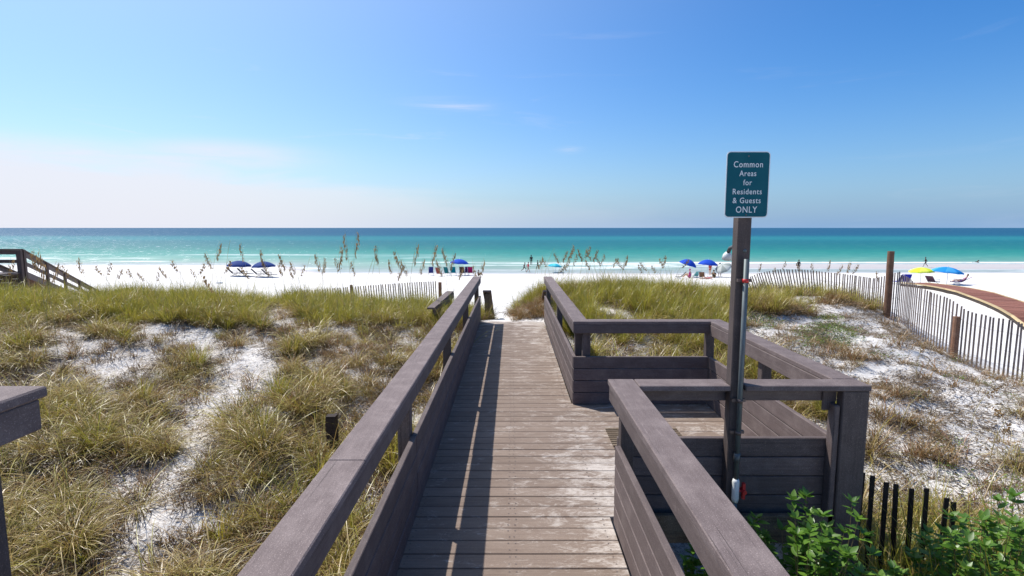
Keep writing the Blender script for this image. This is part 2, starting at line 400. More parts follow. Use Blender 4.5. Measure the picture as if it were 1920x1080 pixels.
class MB:
    def __init__(s): s.v = []; s.f = []
    def tube(s, pts, r, n=8, cap=True):
        rs = r if isinstance(r, (list, tuple)) else [r] * len(pts)
        pts = [Vector(p) for p in pts]; base = len(s.v)
        t0 = (pts[1] - pts[0]).normalized()
        a = t0.orthogonal().normalized()
        for i, p in enumerate(pts):
            t = (pts[min(i + 1, len(pts) - 1)] - pts[max(i - 1, 0)]).normalized()
            a = (a - t * a.dot(t)).normalized(); b = t.cross(a)
            for j in range(n):
                an = 2 * math.pi * j / n
                s.v.append(p + (a * math.cos(an) + b * math.sin(an)) * rs[i])
        for i in range(len(pts) - 1):
            for j in range(n):
                q = base + i * n; s.f.append((q + j, q + (j + 1) % n, q + n + (j + 1) % n, q + n + j))
        if cap:
            s.f.append(tuple(base + j for j in reversed(range(n))))
            s.f.append(tuple(base + (len(pts) - 1) * n + j for j in range(n)))
        return s
    def box(s, x0, x1, y0, y1, z0, z1, mtx=None):
        b = len(s.v)
        for x in (x0, x1):
            for y in (y0, y1):
                for z in (z0, z1):
                    v = Vector((x, y, z)); s.v.append(mtx @ v if mtx else v)
        for f in ((0, 1, 3, 2), (4, 6, 7, 5), (0, 4, 5, 1), (2, 3, 7, 6), (0, 2, 6, 4), (1, 5, 7, 3)):
            s.f.append(tuple(b + i for i in f))
        return s
    def mesh(s, name, m, smooth=False): return mesh_of(name, s.v, s.f, m, smooth)
    def obj(s, name, m, parent=None, loc=(0, 0, 0), rot=(0, 0, 0), smooth=False):
        return link(name, s.mesh(name, m, smooth), parent, loc, rot)

# ------------------------------------------------------------------ terrain height
SEA = -4.0
CP = [  # dune surface: x, y, z
    (0, -6, -1.0), (0, 0, -1.0), (0, 4, -.85), (0, 7, -.7), (0, 9, -.42), (0, 10.4, -.2), (-.55, 11.2, -.06), (.55, 11.2, -.06), (-.5, 11.5, .035), (.5, 11.52, .04), (0, 11.40, -.005), (0.05, 11.9, -.02),
    (-2, -6, -1.0), (-8, -6, -.8), (-20, -6, -.6), (6, -6, -1.0), (16, -6, -1.0), (30, -6, -1.4),
    (-2, 1, -1.0), (-6, 1, -.85), (-14, 1, -.6), (-2, 4, -.95), (-4.5, 4, -.85), (-7, 4, -.7), (-12, 4, -.4),
    (-2, 6.5, -.55), (-3, 6.6, -.45), (-4, 7, -.55), (-7, 7, -.45), (-11, 7, -.2), (-2.2, 9, -.14), (-5, 9.3, -.25), (-9, 9.5, -.05), (-14, 9.5, .1),
    (-1.6, 11.6, .02), (-5, 12.3, .08), (-9, 12.8, .18), (-14, 13, .2), (-22, 13, .1), (-40, 13, 0),
    (-1.6, 14, -.15), (-5, 15, -.2), (-9, 16, -.3), (-15, 16, -.3), (-30, 17, -.6),
    (-2, 18.5, -1.0), (-7, 19, -.95), (-13, 20, -1.3), (-20, 21, -1.4), (-36, 22, -1.8), (-2, 23, -2.2), (-8, 25, -2.5), (-20, 27, -2.6), (-40, 28, -2.7),
    (-.35, 12.6, -.22), (-.5, 14, -.8), (-.6, 16, -1.5), (-.6, 19, -2.2), (0, 24, -2.7), (.1, 28, -2.85),
    (.5, 12.2, .10), (.55, 12.9, .32), (.75, 13.8, .4), (1.5, 13.5, .45), (2.5, 13.8, .42), (1.6, 16.2, -.3), (3, 18, -1.0), (3, 22, -2.1), (4, 27, -2.8),
    (1.6, 11, .1), (3, 11.2, .15), (5, 11.5, .15), (5, 14, .20), (7, 15, .06), (9.5, 17, -.1), (7, 18, -.3), (10, 20.5, -.55), (6, 22, -1.6), (12, 24, -2.2),
    (1.5, 8, -.45), (3.2, 8, -.4), (4.5, 8.5, -.25), (1.6, 6.6, -.7), (3, 6.6, -.62), (5, 6.5, -.5),
    (1.5, 4.8, -.85), (3.2, 4.8, -.78), (5, 4.8, -.68), (2, 3, -.9), (4, 3, -.85), (2, 1, -1.0), (7, 3, -.9),
    (7, 6, -.62), (6.6, 8.5, -.33), (7, 11, .0), (8.9, 12.7, .02), (8.2, 14.6, .2), (10.3, 15.5, -.05),
    (9.0, 10.8, -.62), (9.5, 9.6, -.80), (8.2, 9.6, -.55), (10.1, 8, -1.0), (11, 5, -1.1), (9, 5, -.95),
    (10.8, 11.2, -1.25), (12.5, 13, -1.8), (13, 9.5, -1.9), (14, 17, -2.5), (16, 12, -2.7), (15, 6, -2.1), (20, 3, -2.5), (19, 20, -2.9), (26, 12, -2.9), (34, 8, -2.9), (40, 24, -2.9),
]
CP = np.array(CP, float)
def _rbf():
    n = len(CP); d = np.sqrt(((CP[:, None, :2] - CP[None, :, :2]) ** 2).sum(-1))
    P = np.c_[np.ones(n), CP[:, :2]]
    A = np.zeros((n + 3, n + 3)); A[:n, :n] = -d + 0.0 * np.eye(n); A[:n, n:] = P; A[n:, :n] = P.T
    return np.linalg.solve(A, np.r_[CP[:, 2], 0, 0, 0])
RBF_W = _rbf()
def dune_z(x, y):
    x = np.asarray(x, float); y = np.asarray(y, float); sh = x.shape
    x = x.ravel(); y = y.ravel(); out = np.empty_like(x)
    for i in range(0, len(x), 20000):
        a, b = x[i:i + 20000], y[i:i + 20000]
        d = np.sqrt((a[:, None] - CP[None, :, 0]) ** 2 + (b[:, None] - CP[None, :, 1]) ** 2 + 0.16)
        out[i:i + 20000] = -(d @ RBF_W[:-3]) + RBF_W[-3] + RBF_W[-2] * a + RBF_W[-1] * b
    return out.reshape(sh)
def shore_y(x):
    left = 71.5 + 15.0 * sstep(-24, -40, x)
    return left + 2.2 * (vnoise(x * 0.05 + 3, x * 0 + 1, 5) - 0.5) + 0.7 * (vnoise(x * 0.21, x * 0, 8) - 0.5)
def beach_z(x, y):
    s = shore_y(x)
    t = y - s
    z = np.where(t < 0, SEA - 0.038 * t - 0.00008 * t * t, SEA - 0.03 * t)
    z = np.minimum(z, -2.85)
    # sand bar on the right
    zb = SEA + 0.055 * (1 - ((y - 84.5 - 1.0 * np.sin(x * .07)) / 5.4) ** 2)
    wr = sstep(22, 34, x)
    z = np.where((zb > z) & (y > s + 3), z * (1 - wr) + np.maximum(z, zb) * wr, z)
    z = np.where((y > s + 0.5), np.maximum(z, SEA - 2.5), z)
    return z
def ground_z(x, y):
    x = np.asarray(x, float); y = np.asarray(y, float)
    yc = np.clip(y, -7, 30); xc = np.clip(x, -42, 42)
    d = dune_z(xc, yc)
    hum = (fbm(x * 1.0, y * 1.0, 3, 3) - 0.5) * 0.34 + (fbm(x * 4, y * 4, 9, 3) - 0.5) * 0.055
    calm = 1 - 0.85 * np.exp(-((x / 1.4) ** 4)) * (y < 12.6)
    calm = calm * (1 - 0.8 * sstep(14, 20, x)) * (1 - 0.7 * sstep(20, 26, y))
    d = d + hum * calm
    b = beach_z(x, y) + (fbm(x * 0.5, y * 0.5, 21, 4) - 0.5) * 0.10 * (1 - sstep(55, 66, y))
    k = sstep(22, 30, y + 0.0 * x)
    return d * (1 - k) + b * k
def gz(x, y): return float(ground_z(np.array([x]), np.array([y]))[0])

def axis(lo, hi, dlo, dhi, fine, grow=1.09):
    a = list(np.arange(dlo, dhi + 1e-6, fine)); s = fine; v = dhi
    while v < hi: s *= grow; v += s; a.append(v)
    s = fine; v = dlo
    while v > lo: s *= grow; v -= s; a.insert(0, v)
    return np.array(a)
def build_ground():
    xs = axis(-3000, 3000, -11, 11, 0.12, 1.05)
    ys = np.concatenate([axis(-400, -2, -2, 16, 0.12, 1.12)[:-1], np.arange(16, 34, 0.25), np.arange(34, 60, 0.6), np.arange(60, 100, 0.5), np.array([104, 110, 120, 140, 200, 400, 1000, 5000, 20000])])
    ys = np.unique(np.round(ys, 4))
    X, Y = np.meshgrid(xs, ys)
    Z = ground_z(X, Y)
    Z = np.where(Y > 110, np.minimum(Z, SEA - 2), Z)
    ny, nx = X.shape
    V = np.stack([X, Y, Z], -1).reshape(-1, 3)
    idx = np.arange(ny * nx).reshape(ny, nx)
    Fq = np.stack([idx[:-1, :-1], idx[:-1, 1:], idx[1:, 1:], idx[1:, :-1]], -1).reshape(-1, 4)
    me = bpy.data.meshes.new('sand_ground')
    me.vertices.add(len(V)); me.vertices.foreach_set('co', V.ravel())
    me.loops.add(Fq.size); me.loops.foreach_set('vertex_index', Fq.ravel())
    me.polygons.add(len(Fq)); me.polygons.foreach_set('loop_start', np.arange(0, Fq.size, 4)); me.polygons.foreach_set('loop_total', np.full(len(Fq), 4))
    me.update(); me.polygons.foreach_set('use_smooth', np.ones(len(Fq), bool))
    wet = sstep(SEA + 0.16, SEA + 0.03, Z) * (Y > 50)
    lit = (1 - sstep(17, 21, Y)) * (1 - sstep(-.55, -1.6, Z) * (X > 8)) * (0.25 + 0.75 * fbm(X * .8, Y * .8, 77, 3)) * (np.abs(X + .2) > .9)
    lit = lit * (1 - .55 * sstep(3.5, 5, X))
    lit = np.where((np.abs(X + .1) < 1.0) & (Y > 11), 0.0, lit)
    for nm, arr in (('wet', wet), ('litter', lit)):
        a = me.attributes.new(nm, 'FLOAT', 'POINT'); a.data.foreach_set('value', arr.ravel().astype(np.float32))
    me.materials.append(M['sand'])
    o = link('ground', me); tag(o, 'white quartz sand of the dunes and the beach', kind='structure')
build_ground()

# ------------------------------------------------------------------ sea
def srgb(*c):
    return tuple(((q / 255.0) / 12.92 if q <= 10 else (((q / 255.0) + 0.055) / 1.055) ** 2.4) for q in c)
def build_sea():
    ys = np.concatenate([np.arange(60, 112, 0.4), 112 * np.exp(np.linspace(0.004, math.log(30000 / 112), 330))])
    u = np.linspace(-1, 1, 361)
    Y = np.repeat(ys[:, None], len(u), 1); X = u[None, :] * (80 + 1.9 * Y)
    dep = np.clip(SEA - ground_z(X, np.minimum(Y, 110)), -1, 5)
    s0 = shore_y(X)
    off = 15.0 * sstep(-24, -40, X)
    Ye = Y - off * np.exp(-(np.maximum(Y - 80, 0) / 40.0))
    wob = 1 + 0.045 * (fbm(X * 0.006 + 5, np.log(Y) * 3.0, 31, 3) - 0.5) + 0.06 * (fbm(X * 0.02, np.log(Y) * 14.0, 41, 4) - 0.5)
    s = np.log10(np.maximum(Ye * wob, 60))
    tab = [(1.80, (224, 226, 218)), (1.865, (214, 224, 212)), (1.90, (196, 222, 206)), (1.95, (186, 228, 208)), (2.00, (146, 216, 194)), (2.06, (98, 200, 182)),
           (2.13, (60, 182, 166)), (2.20, (42, 160, 156)), (2.30, (36, 146, 154)), (2.38, (34, 144, 158)), (2.47, (52, 166, 176)), (2.545, (50, 160, 176)),
           (2.60, (36, 132, 160)), (2.66, (36, 112, 156)), (2.9, (36, 104, 152)), (3.4, (46, 108, 156)), (4.4, (62, 118, 165))]
    sx = np.array([t[0] for t in tab]); cc = np.array([srgb(*t[1]) for t in tab]) * 0.50
    C = np.stack([np.interp(s, sx, cc[:, i]) for i in range(3)], -1)
    # clear shallow film over the bar side of the runnel: pale grey
    sh = (sstep(0.30, 0.02, dep) * (Y < 98))[..., None] * 0.85
    C = C * (1 - sh) + np.array(srgb(202, 208, 208)) * 0.70 * sh
    ny, nx = X.shape
    Z = np.full_like(X, SEA)
    V = np.stack([X, Y, Z], -1).reshape(-1, 3)
    idx = np.arange(ny * nx).reshape(ny, nx)
    Fq = np.stack([idx[:-1, :-1], idx[:-1, 1:], idx[1:, 1:], idx[1:, :-1]], -1).reshape(-1, 4)
    me = bpy.data.meshes.new('sea_surface')
    me.vertices.add(len(V)); me.vertices.foreach_set('co', V.ravel())
    me.loops.add(Fq.size); me.loops.foreach_set('vertex_index', Fq.ravel())
    me.polygons.add(len(Fq)); me.polygons.foreach_set('loop_start', np.arange(0, Fq.size, 4)); me.polygons.foreach_set('loop_total', np.full(len(Fq), 4))
    me.update()
    a = me.attributes.new('body', 'FLOAT_COLOR', 'POINT')
    a.data.foreach_set('color', np.concatenate([C, np.ones((ny, nx, 1))], -1).astype(np.float32).ravel())
    # foam: swash edge, breaker lines
    foam = np.zeros_like(X)
    foam += sstep(0.035, 0.0, dep) * (Y < 100) * 0.55
    def line(y0, w, amp, x0, x1, sd, wig=2.0):
        yy = y0 + wig * (fbm(X * 0.035, X * 0 + sd, sd, 3) - 0.5) * 2
        br = sstep(0.42, 0.62, fbm(X * 0.06 + sd, Y * 0.02, sd + 3, 4))
        return amp * np.exp(-((Y - yy) / w) ** 2) * sstep(x0 - 8, x0, X) * (1 - sstep(x1, x1 + 8, X)) * br
    yy = 93.5 + 1.0 * (fbm(X * 0.03, X * 0, 61, 3) - 0.5)
    foam += 1.0 * np.exp(-((Y - yy) / 1.25) ** 2) * sstep(16, 34, X)
    sw = fbm(X * 0.05, Y * 0.16, 131, 4)
    foam += .75 * sstep(.50, .66, sw) * sstep(96, 90, Y) * sstep(72, 76, Y)
    foam += .45 * sstep(.54, .70, fbm(X * 0.04, Y * 0.10, 141, 4)) * sstep(128, 105, Y) * sstep(90, 98, Y) * sstep(0, -30, X)
    foam += line(90, 1.1, 1.0, -90, -30, 65, 1.5) + line(98, 1.2, .9, -110, -25, 67, 2.5) + line(107, 1.3, .8, -120, -20, 71, 3)
    foam += line(121, 1.4, .7, -130, -10, 73, 3) + line(94, 1.0, .9, -14, 12, 77, 1) + line(87, .8, .7, -14, 14, 79, 1) + line(84, .8, .6, -8, 40, 83, 1) + line(79, .7, .5, -30, 30, 87, 1)
    a = me.attributes.new('foam', 'FLOAT', 'POINT'); a.data.foreach_set('value', np.clip(foam, 0, 1).ravel().astype(np.float32))
    m = mat('gulf_water', (0.1, 0.4, 0.4), 0.22, spec=0.07); k = NB(m); p = k.pos()
    at = k.n('ShaderNodeAttribute'); at.attribute_name = 'body'; af = k.n('ShaderNodeAttribute'); af.attribute_name = 'foam'
    streak = k.noise(k.mapping(p, (0.012, 0.05, 1)), 1.0, 9, 0.68, 0.5)
    c = k.mix(k.mr(streak, 0.35, 0.7, 0.0, 0.42), at.outputs['Color'], (0.02, 0.20, 0.26), 'MULTIPLY')
    c = k.mix(k.mr(streak, 0.30, 0.72, 0.20, 0.0), at.outputs['Color'], (0.012, 0.14, 0.20))
    chop = k.noise(k.mapping(p, (0.22, 0.7, 1)), 1.0, 6, 0.7)
    c = k.mix(k.mr(chop, 0.35, 0.65, 0.34, 0.0), c, (0.008, 0.10, 0.15))
    c = k.mix(k.mr(chop, 0.52, 0.72, 0.0, 0.22), c, (0.25, 0.50, 0.48))
    fn = k.noise(k.mapping(p, (0.35, 1.1, 1)), 1.0, 6, 0.7)
    ff = k.math('MULTIPLY', af.outputs['Fac'], k.mr(fn, 0.34, 0.52), True)
    # white flecks painted in for sun glints and small white caps, denser leftward
    sx_ = k.n('ShaderNodeSeparateXYZ'); k.l(p, sx_.inputs[0])
    ratio = k.math('DIVIDE', sx_.outputs[0], sx_.outputs[1])
    th = k.mr(ratio, -0.9, 0.1, 0.60, 0.74)
    glint_caps = k.math('GREATER_THAN', k.noise(k.mapping(p, (0.55, 0.20, 1)), 1.0, 3, 0.8), th)
    ff = k.math('MAXIMUM', ff, k.math('MULTIPLY', glint_caps, 0.75), True)
    c = k.mix(ff, c, (0.84, 0.86, 0.86))
    w = k.noise(k.mapping(p, (0.35, 1.0, 1)), 1.4, 7, 0.68, 0.3)
    bp = k.n('ShaderNodeBump'); bp.inputs['Strength'].default_value = 0.8; bp.inputs['Distance'].default_value = 0.5; k.l(w, bp.inputs['Height'])
    df = k.n('ShaderNodeBsdfDiffuse'); gl = k.n('ShaderNodeBsdfGlossy'); gl.inputs['Roughness'].default_value = 0.28
    k.l(c, df.inputs[0]); k.l(bp.outputs[0], gl.inputs['Normal'])
    mxs = k.n('ShaderNodeMixShader'); k.l(k.mr(ff, 0, 1, 0.10, 0.0), mxs.inputs[0]); k.l(df.outputs[0], mxs.inputs[1]); k.l(gl.outputs[0], mxs.inputs[2])
    k.nt.nodes.remove(k.b); k.l(mxs.outputs[0], k.nt.nodes['Material Output'].inputs[0])
    me.materials.append(m)
    o = link('sea', me); tag(o, 'turquoise and navy sea running out to the horizon', kind='structure')
build_sea()

# ------------------------------------------------------------------ boardwalk
XL, XR = -0.668, 0.688          # inner faces of the two rails
CAPZ, CAPT = 0.958, 0.038
BT = 0.038
def side_boards(parent, axis_, a0, a1, face, outward, breaks=(), top=0.556, n=4, m=None):
    """n planks on edge between a0..a1 along an axis; `face` is the inner plane, outward = +-1"""
    m = m or M['paint']; h = top / n
    for i in range(n):
        cuts = [a0] + [b + random.uniform(-.02, .02) for b in breaks if a0 < b < a1] + [a1]
        for c0, c1 in zip(cuts[:-1], cuts[1:]):
            z0 = i * h + 0.006; z1 = (i + 1) * h - 0.001
            off = random.uniform(-.0015, .0015)
            f0, f1 = sorted((face + off, face + off + outward * BT))
            if axis_ == 'y': bx('side_board', f0, f1, c0 + .002, c1 - .002, z0, z1, m, parent)
            else: bx('side_board', c0 + .002, c1 - .002, f0, f1, z0, z1, m, parent)
def build_boardwalk():
    W = empty('boardwalk', (0, 4, 0))
    tag(W, 'grey brown wooden boardwalk with railings and a side platform leading over the dune', 'boardwalk')
    inv = W.location.copy()
    kids = []
    class P: pass
    def own(o): return o
    # deck planks
    y = -1.6; pitch = 0.1432
    i = 0
    while y < 11.36:
        w = pitch - random.choice((.006, .007, .009))
        wide = 3.60 < y + .07 < 6.0
        x1 = 2.235 if wide else (0.684 if y < 3.5 else 0.684)
        zt = random.uniform(-.0015, .0015)
        o = bx('plank', -0.70 - random.uniform(0, .01), x1, y, y + w, -0.040 + zt, zt, M['deck'], W, 0.004)
        o.rotation_euler.x += random.uniform(-.006, .006)
        y += pitch; i += 1
    # joists and beams underneath
    for x in (-.64, 0, .62): bx('joist', x - .02, x + .02, -1.6, 11.3, -.19, -.043, M['raw'], W)
    bx('rim_joist', .75, 2.30, 3.50, 3.54, -.165, .035, M['raw'], W)
    bx('rim_joist', .75, 2.30, 5.90, 5.94, -.19, -.043, M['raw'], W)
    for x in (1.4, 2.15): bx('joist', x - .02, x + .02, 3.60, 5.88, -.19, -.043, M['raw'], W)
    bx('rim_joist', -.70, .69, 11.37, 11.41, -.2, -.012, M['raw'], W)
    # left rail
    seg = [(-1.7, 2.33), (2.33, 5.0), (5.0, 8.25), (8.25, 11.545)]
    for a, b in seg:
        dx = random.uniform(-.003, .003)
        bx('rail_cap', -.835 + dx, XL + .003 + dx, a + .0015, b - .0015, CAPZ - CAPT, CAPZ, M['cap'], W, .005)
    for a, b in [(-1.7, 3.66), (3.66, 8.66), (8.66, 11.50)]:
        bx('fascia_board', XL - BT, XL, a + .001, b - .001, .822, CAPZ - CAPT - .001, M['paint'], W)
    side_boards(W, 'y', -1.7, 11.42, XL, -1, (3.63, 8.63))
    for yc in (-1.35, 1.13, 3.66, 6.13, 8.65, 11.36):
        bx('post', XL - BT - .092, XL - BT - .003, yc - .045, yc + .045, gz(-.75, yc) - .25, CAPZ - CAPT - .001, M['post'], W, .006)
    # right far rail
    for a, b in [(6.11, 8.8), (8.8, 11.545)]:
        bx('rail_cap', XR - .003, XR + .168, a + .0015, b - .0015, CAPZ - CAPT, CAPZ, M['cap'], W, .005)
    bx('fascia_board', XR, XR + BT, 5.985, 11.50, .822, CAPZ - CAPT - .001, M['paint'], W)
    side_boards(W, 'y', 5.985, 11.42, XR, 1, (8.63,))
    for yc in (6.16, 8.65, 11.36):
        bx('post', XR + BT + .003, XR + BT + .092, yc - .045, yc + .045, gz(.8, yc) - .25, CAPZ - CAPT - .001, M['post'], W, .006)
    # far rail of the platform
    bx('rail_cap', XR - .003, 2.385, 5.945, 6.108, CAPZ - CAPT, CAPZ, M['cap'], W, .005)
    bx('fascia_board', XR + .001, 2.214, 5.944, 5.982, .822, CAPZ - CAPT - .001, M['paint'], W)
    side_boards(W, 'x', XR + .001, 2.212, 5.944, 1)
    bx('post', 2.20, 2.289, 5.985, 6.074, gz(2.2, 6) - .3, CAPZ - CAPT - .001, M['post'], W, .006)
    bx('post', .80, .889, 5.985, 6.074, gz(.8, 6) - .3, CAPZ - CAPT - .001, M['post'], W, .006)
    # right rail of the platform
    bx('rail_cap', 2.222, 2.388, 3.648, 5.942, CAPZ - CAPT, CAPZ, M['cap'], W, .005)
    bx('fascia_board', 2.216, 2.254, 3.63, 5.942, .800, CAPZ - CAPT - .001, M['paint'], W)
    side_boards(W, 'y', 3.626, 5.942, 2.216, 1)
    bx('post', 2.258, 2.347, 4.75, 4.84, gz(2.3, 4.8) - .3, CAPZ - CAPT - .001, M['post'], W, .006)
    # near rail of the platform, seen from outside, cut by the sign post
    bx('rail_cap', .846, 1.452, 3.475, 3.643, CAPZ - CAPT, CAPZ, M['cap'], W, .005)
    bx('rail_cap', 1.551, 2.388, 3.475, 3.643, CAPZ - CAPT, CAPZ, M['cap'], W, .005)
    bx('fascia_board', .73, 2.214, 3.584, 3.622, .822, CAPZ - CAPT - .001, M['paint'], W)
    side_boards(W, 'x', .73, 2.214, 3.584, 1)
    bx('corner_post', 2.206, 2.382, 3.482, 3.56, gz(2.3, 3.5) - .3, CAPZ - CAPT - .002, M['post'], W, .006)
    bx('post', 2.165, 2.204, 3.50, 3.580, -.10, .815, M['paint'], W, .006)
    bx('brace', 2.12, 2.21, 3.566, 3.583, .76, CAPZ - CAPT - .002, M['paint'], W, .006)
    # near right rail
    bx('rail_cap', .664, .842, -1.7, 3.643, CAPZ - CAPT, CAPZ, M['cap'], W, .005)
    bx('fascia_board', .668, .706, -1.7, 3.60, .822, CAPZ - CAPT - .001, M['paint'], W)
    side_boards(W, 'y', -1.7, 3.46, .688, 1, (1.1,))
    for yc in (-1.35, 1.13, 3.52):
        bx('post', .73, .819, yc - .045, yc + .045, gz(.8, yc) - .3, CAPZ - CAPT - .001, M['post'], W, .006)
    sb = MB(); y = -1.6
    while y < 11.3:
        for x in (-.64, -.02, .02, .62):
            for dy in (.035, .105):
                cx, cy = x + random.uniform(-.008, .008), y + dy
                b = len(sb.v); sb.v += [Vector((cx + .0055 * math.cos(a * math.pi / 3), cy + .0055 * math.sin(a * math.pi / 3), .0022)) for a in range(6)]; sb.f.append(tuple(b + i for i in range(6)))
        y += pitch
    for yc in (-1.35, 1.13, 3.66, 6.13, 8.65, 11.36):
        for zz in (.05, .10, .19, .24, .33, .38, .47, .52):
            for xx, sg in ((XL, 1), (.688, -1)):
                b = len(sb.v); sb.v += [Vector((xx + sg * .0022, yc + sg * .0055 * math.cos(a * math.pi / 3) + random.choice((-.02, .02)) * 0, zz + .0055 * math.sin(a * math.pi / 3))) for a in range(6)]; sb.f.append(tuple(b + i for i in range(6)))
    for (x0, yf) in ((2.12, 3.5815), (1.0, 3.5815), (1.75, 3.5815), (.75, 5.9415), (1.45, 5.9415), (2.15, 5.9415)):
        for zz in (.05, .10, .19, .24, .33, .38, .47, .52):
            b = len(sb.v); sb.v += [Vector((x0 + .0055 * math.cos(a * math.pi / 3), yf, zz + .0055 * math.sin(a * math.pi / 3))) for a in range(6)]; sb.f.append(tuple(b + i for i in range(6)))
    so = sb.obj('screw_heads', M['wire'], W); so['kind'] = 'stuff'
    return W
WALK = build_boardwalk()
# parts are built in world space: move them into the frame of the walk
for c in list(WALK.children): c.location -= WALK.location

def rebase(root):
    """children were given in world space: make them local to their Empty (no rotation on the root)"""
    for c in root.children: c.location -= root.location

def build_grate():
    g = empty('foot_grate', (1.28, 4.95, 0.0)); tag(g, 'slatted wooden foot grate lying on the platform deck behind the sign post', 'grate')
    for i in range(9):
        bx('slat', .92, 1.62, 4.70 + i * .05, 4.733 + i * .05, .0225, .038, M['raw'], g, .002)
    for x in (1.0, 1.27, 1.54): bx('batten', x - .015, x + .015, 4.69, 5.14, .003, .022, M['raw'], g, .002)
    rebase(g)
build_grate()

# second, higher rail end at the left edge of the picture
def build_left_rail():
    g = empty('railing', (-1.7, 1.7, -1.0)); tag(g, 'higher slate grey rail end at the left edge standing in the grass', 'railing')
    bx('rail_cap', -1.82, -1.628, -.6, 1.84, 1.412, 1.450, M['cap'], g, .006)
    bx('fascia_board', -1.672, -1.634, -.6, 1.81, 1.304, 1.4105, M['paint'], g)
    bx('post', -1.763, -1.674, 1.60, 1.69, -1.3, 1.4105, M['post'], g, .006)
    bx('post', -1.763, -1.674, -.4, -.31, -1.3, 1.4105, M['post'], g, .006)
    rebase(g)
build_left_rail()

# lower stair rails past the end of the boards
def build_stair_rail(name, x0, x1, label, y0=12.1, ytop=.58):
    g = empty(name, ((x0 + x1) / 2, y0, -.4)); tag(g, label, 'handrail')
    xc = (x0 + x1) / 2
    board('rail_cap', (xc, y0, ytop), (xc, y0 + 2.6, ytop - 1.15), x1 - x0, .038, M['cap'], g)
    board('fascia_board', (xc, y0 + .03, ytop - .10), (xc, y0 + 2.6, ytop - 1.25), .04, .14, M['raw'], g)
    for q in (0.06, 1.3, 2.5):
        z = ytop - 1.15 * q / 2.6
        bx('post', xc - .06, xc + .06, y0 + q - .045, y0 + q + .045, gz(xc, y0 + q) - .4, z - .05, M['raw'], g, .005)
    rebase(g)
build_stair_rail('stair_rail', -.66, -.47, 'low weathered stair rail going down beyond the left rail end')
build_stair_rail('stair_rail', .70, .90, 'low stair rail going down beyond the right rail beside the grassy mound')
def build_outer_rail():
    g = empty('stair_rail', (-1.45, 11.6, -.3)); tag(g, 'short sloping grey rail half sunk in grass outside the left rail', 'handrail')
    board('rail_cap', (-1.66, 10.9, .36), (-1.46, 12.6, .50), .16, .038, M['cap'], g)
    board('fascia_board', (-1.585, 10.9, .28), (-1.385, 12.6, .42), .038, .12, M['paint'], g)
    bx('post', -1.50, -1.41, 12.45, 12.54, -.5, .46, M['post'], g, .005)
    bx('post', -1.66, -1.57, 11.1, 11.19, -.5, .34, M['post'], g, .005)
    rebase(g)
build_outer_rail()

# ------------------------------------------------------------------ sign post and shower
def build_sign():
    g = empty('sign_post', (1.50, 3.54, -1.0)); tag(g, 'tall square wooden post carrying the teal residents and guests sign', 'sign')
    bx('post', 1.458, 1.545, 3.494, 3.581, -1.3, 2.44, M['post'], g, .006)
    cx, cz, yy = 1.497, 2.272, 3.478
    def rr(w, h, r, n=6):
        pts = []
        for (sx, sz, a0) in ((1, 1, 0), (-1, 1, 90), (-1, -1, 180), (1, -1, 270)):
            for i in range(n + 1):
                a = R(a0 + 90 * i / n); pts.append((sx * (w / 2 - r) + r * math.cos(a), sz * (h / 2 - r) + r * math.sin(a)))
        return pts
    def plate(w, h, r, y0, y1, m, name, parent):
        pr = rr(w, h, r); n = len(pr)
        v = [(x, y0, z) for x, z in pr] + [(x, y1, z) for x, z in pr]
        f = [tuple(range(n)), tuple(reversed(range(n, 2 * n)))] + [(i, i + n, (i + 1) % n + n, (i + 1) % n) for i in range(n)]
        me = mesh_of(name, v, f, m); bm = bmesh.new(); bm.from_mesh(me); bmesh.ops.recalc_face_normals(bm, faces=bm.faces); bm.to_mesh(me); bm.free()
        return link(name, me, parent)
    s = plate(.277, .416, .026, .0, .003, M['sign_white'], 'sign_panel', g)
    s.location = (cx, yy, cz); s.rotation_euler = (0, 0, 0)
    plate(.266, .404, .021, -.0012, -.0001, M['sign_face'], 'face', s)
    lines = [('Common', .125, .048), ('Areas', .069, .044), ('for', .012, .044), ('Residents', -.045, .044), ('& Guests', -.101, .044), ('ONLY', -.159, .050)]
    for tx, z, sz in lines:
        cu = bpy.data.curves.new('lettering', 'FONT'); cu.body = tx; cu.size = sz * 1.13; cu.align_x = 'CENTER'; cu.align_y = 'CENTER'
        cu.extrude = .0002; cu.offset = .0002; cu.name = 'lettering'; cu.space_character = 1.12; cu.resolution_u = 3
        cu.materials.append(M['sign_white'])
        src = bpy.data.objects.new('lettering_src', cu); COL.objects.link(src)
        me = bpy.data.meshes.new_from_object(src.evaluated_get(bpy.context.evaluated_depsgraph_get())); bpy.data.objects.remove(src)
        o = bpy.data.objects.new('lettering', me); COL.objects.link(o)
        o.parent = s; o.location = (0, -.0018, z); o.rotation_euler = (math.pi / 2, 0, 0)
        o.scale = (0.84 if tx != 'ONLY' else .84, 1.0, 1)
        if tx == 'Residents': o.scale.x = .87
        if tx == '& Guests': o.scale.x = .88
    for z in (.178, -.190):
        b = MB().tube([(0, -.004, 0), (0, .002, 0)], .0055, 8); ob = b.obj('bolt', M['galv'], s, (0, 0, z))
    rebase(g)
    return g
build_sign()
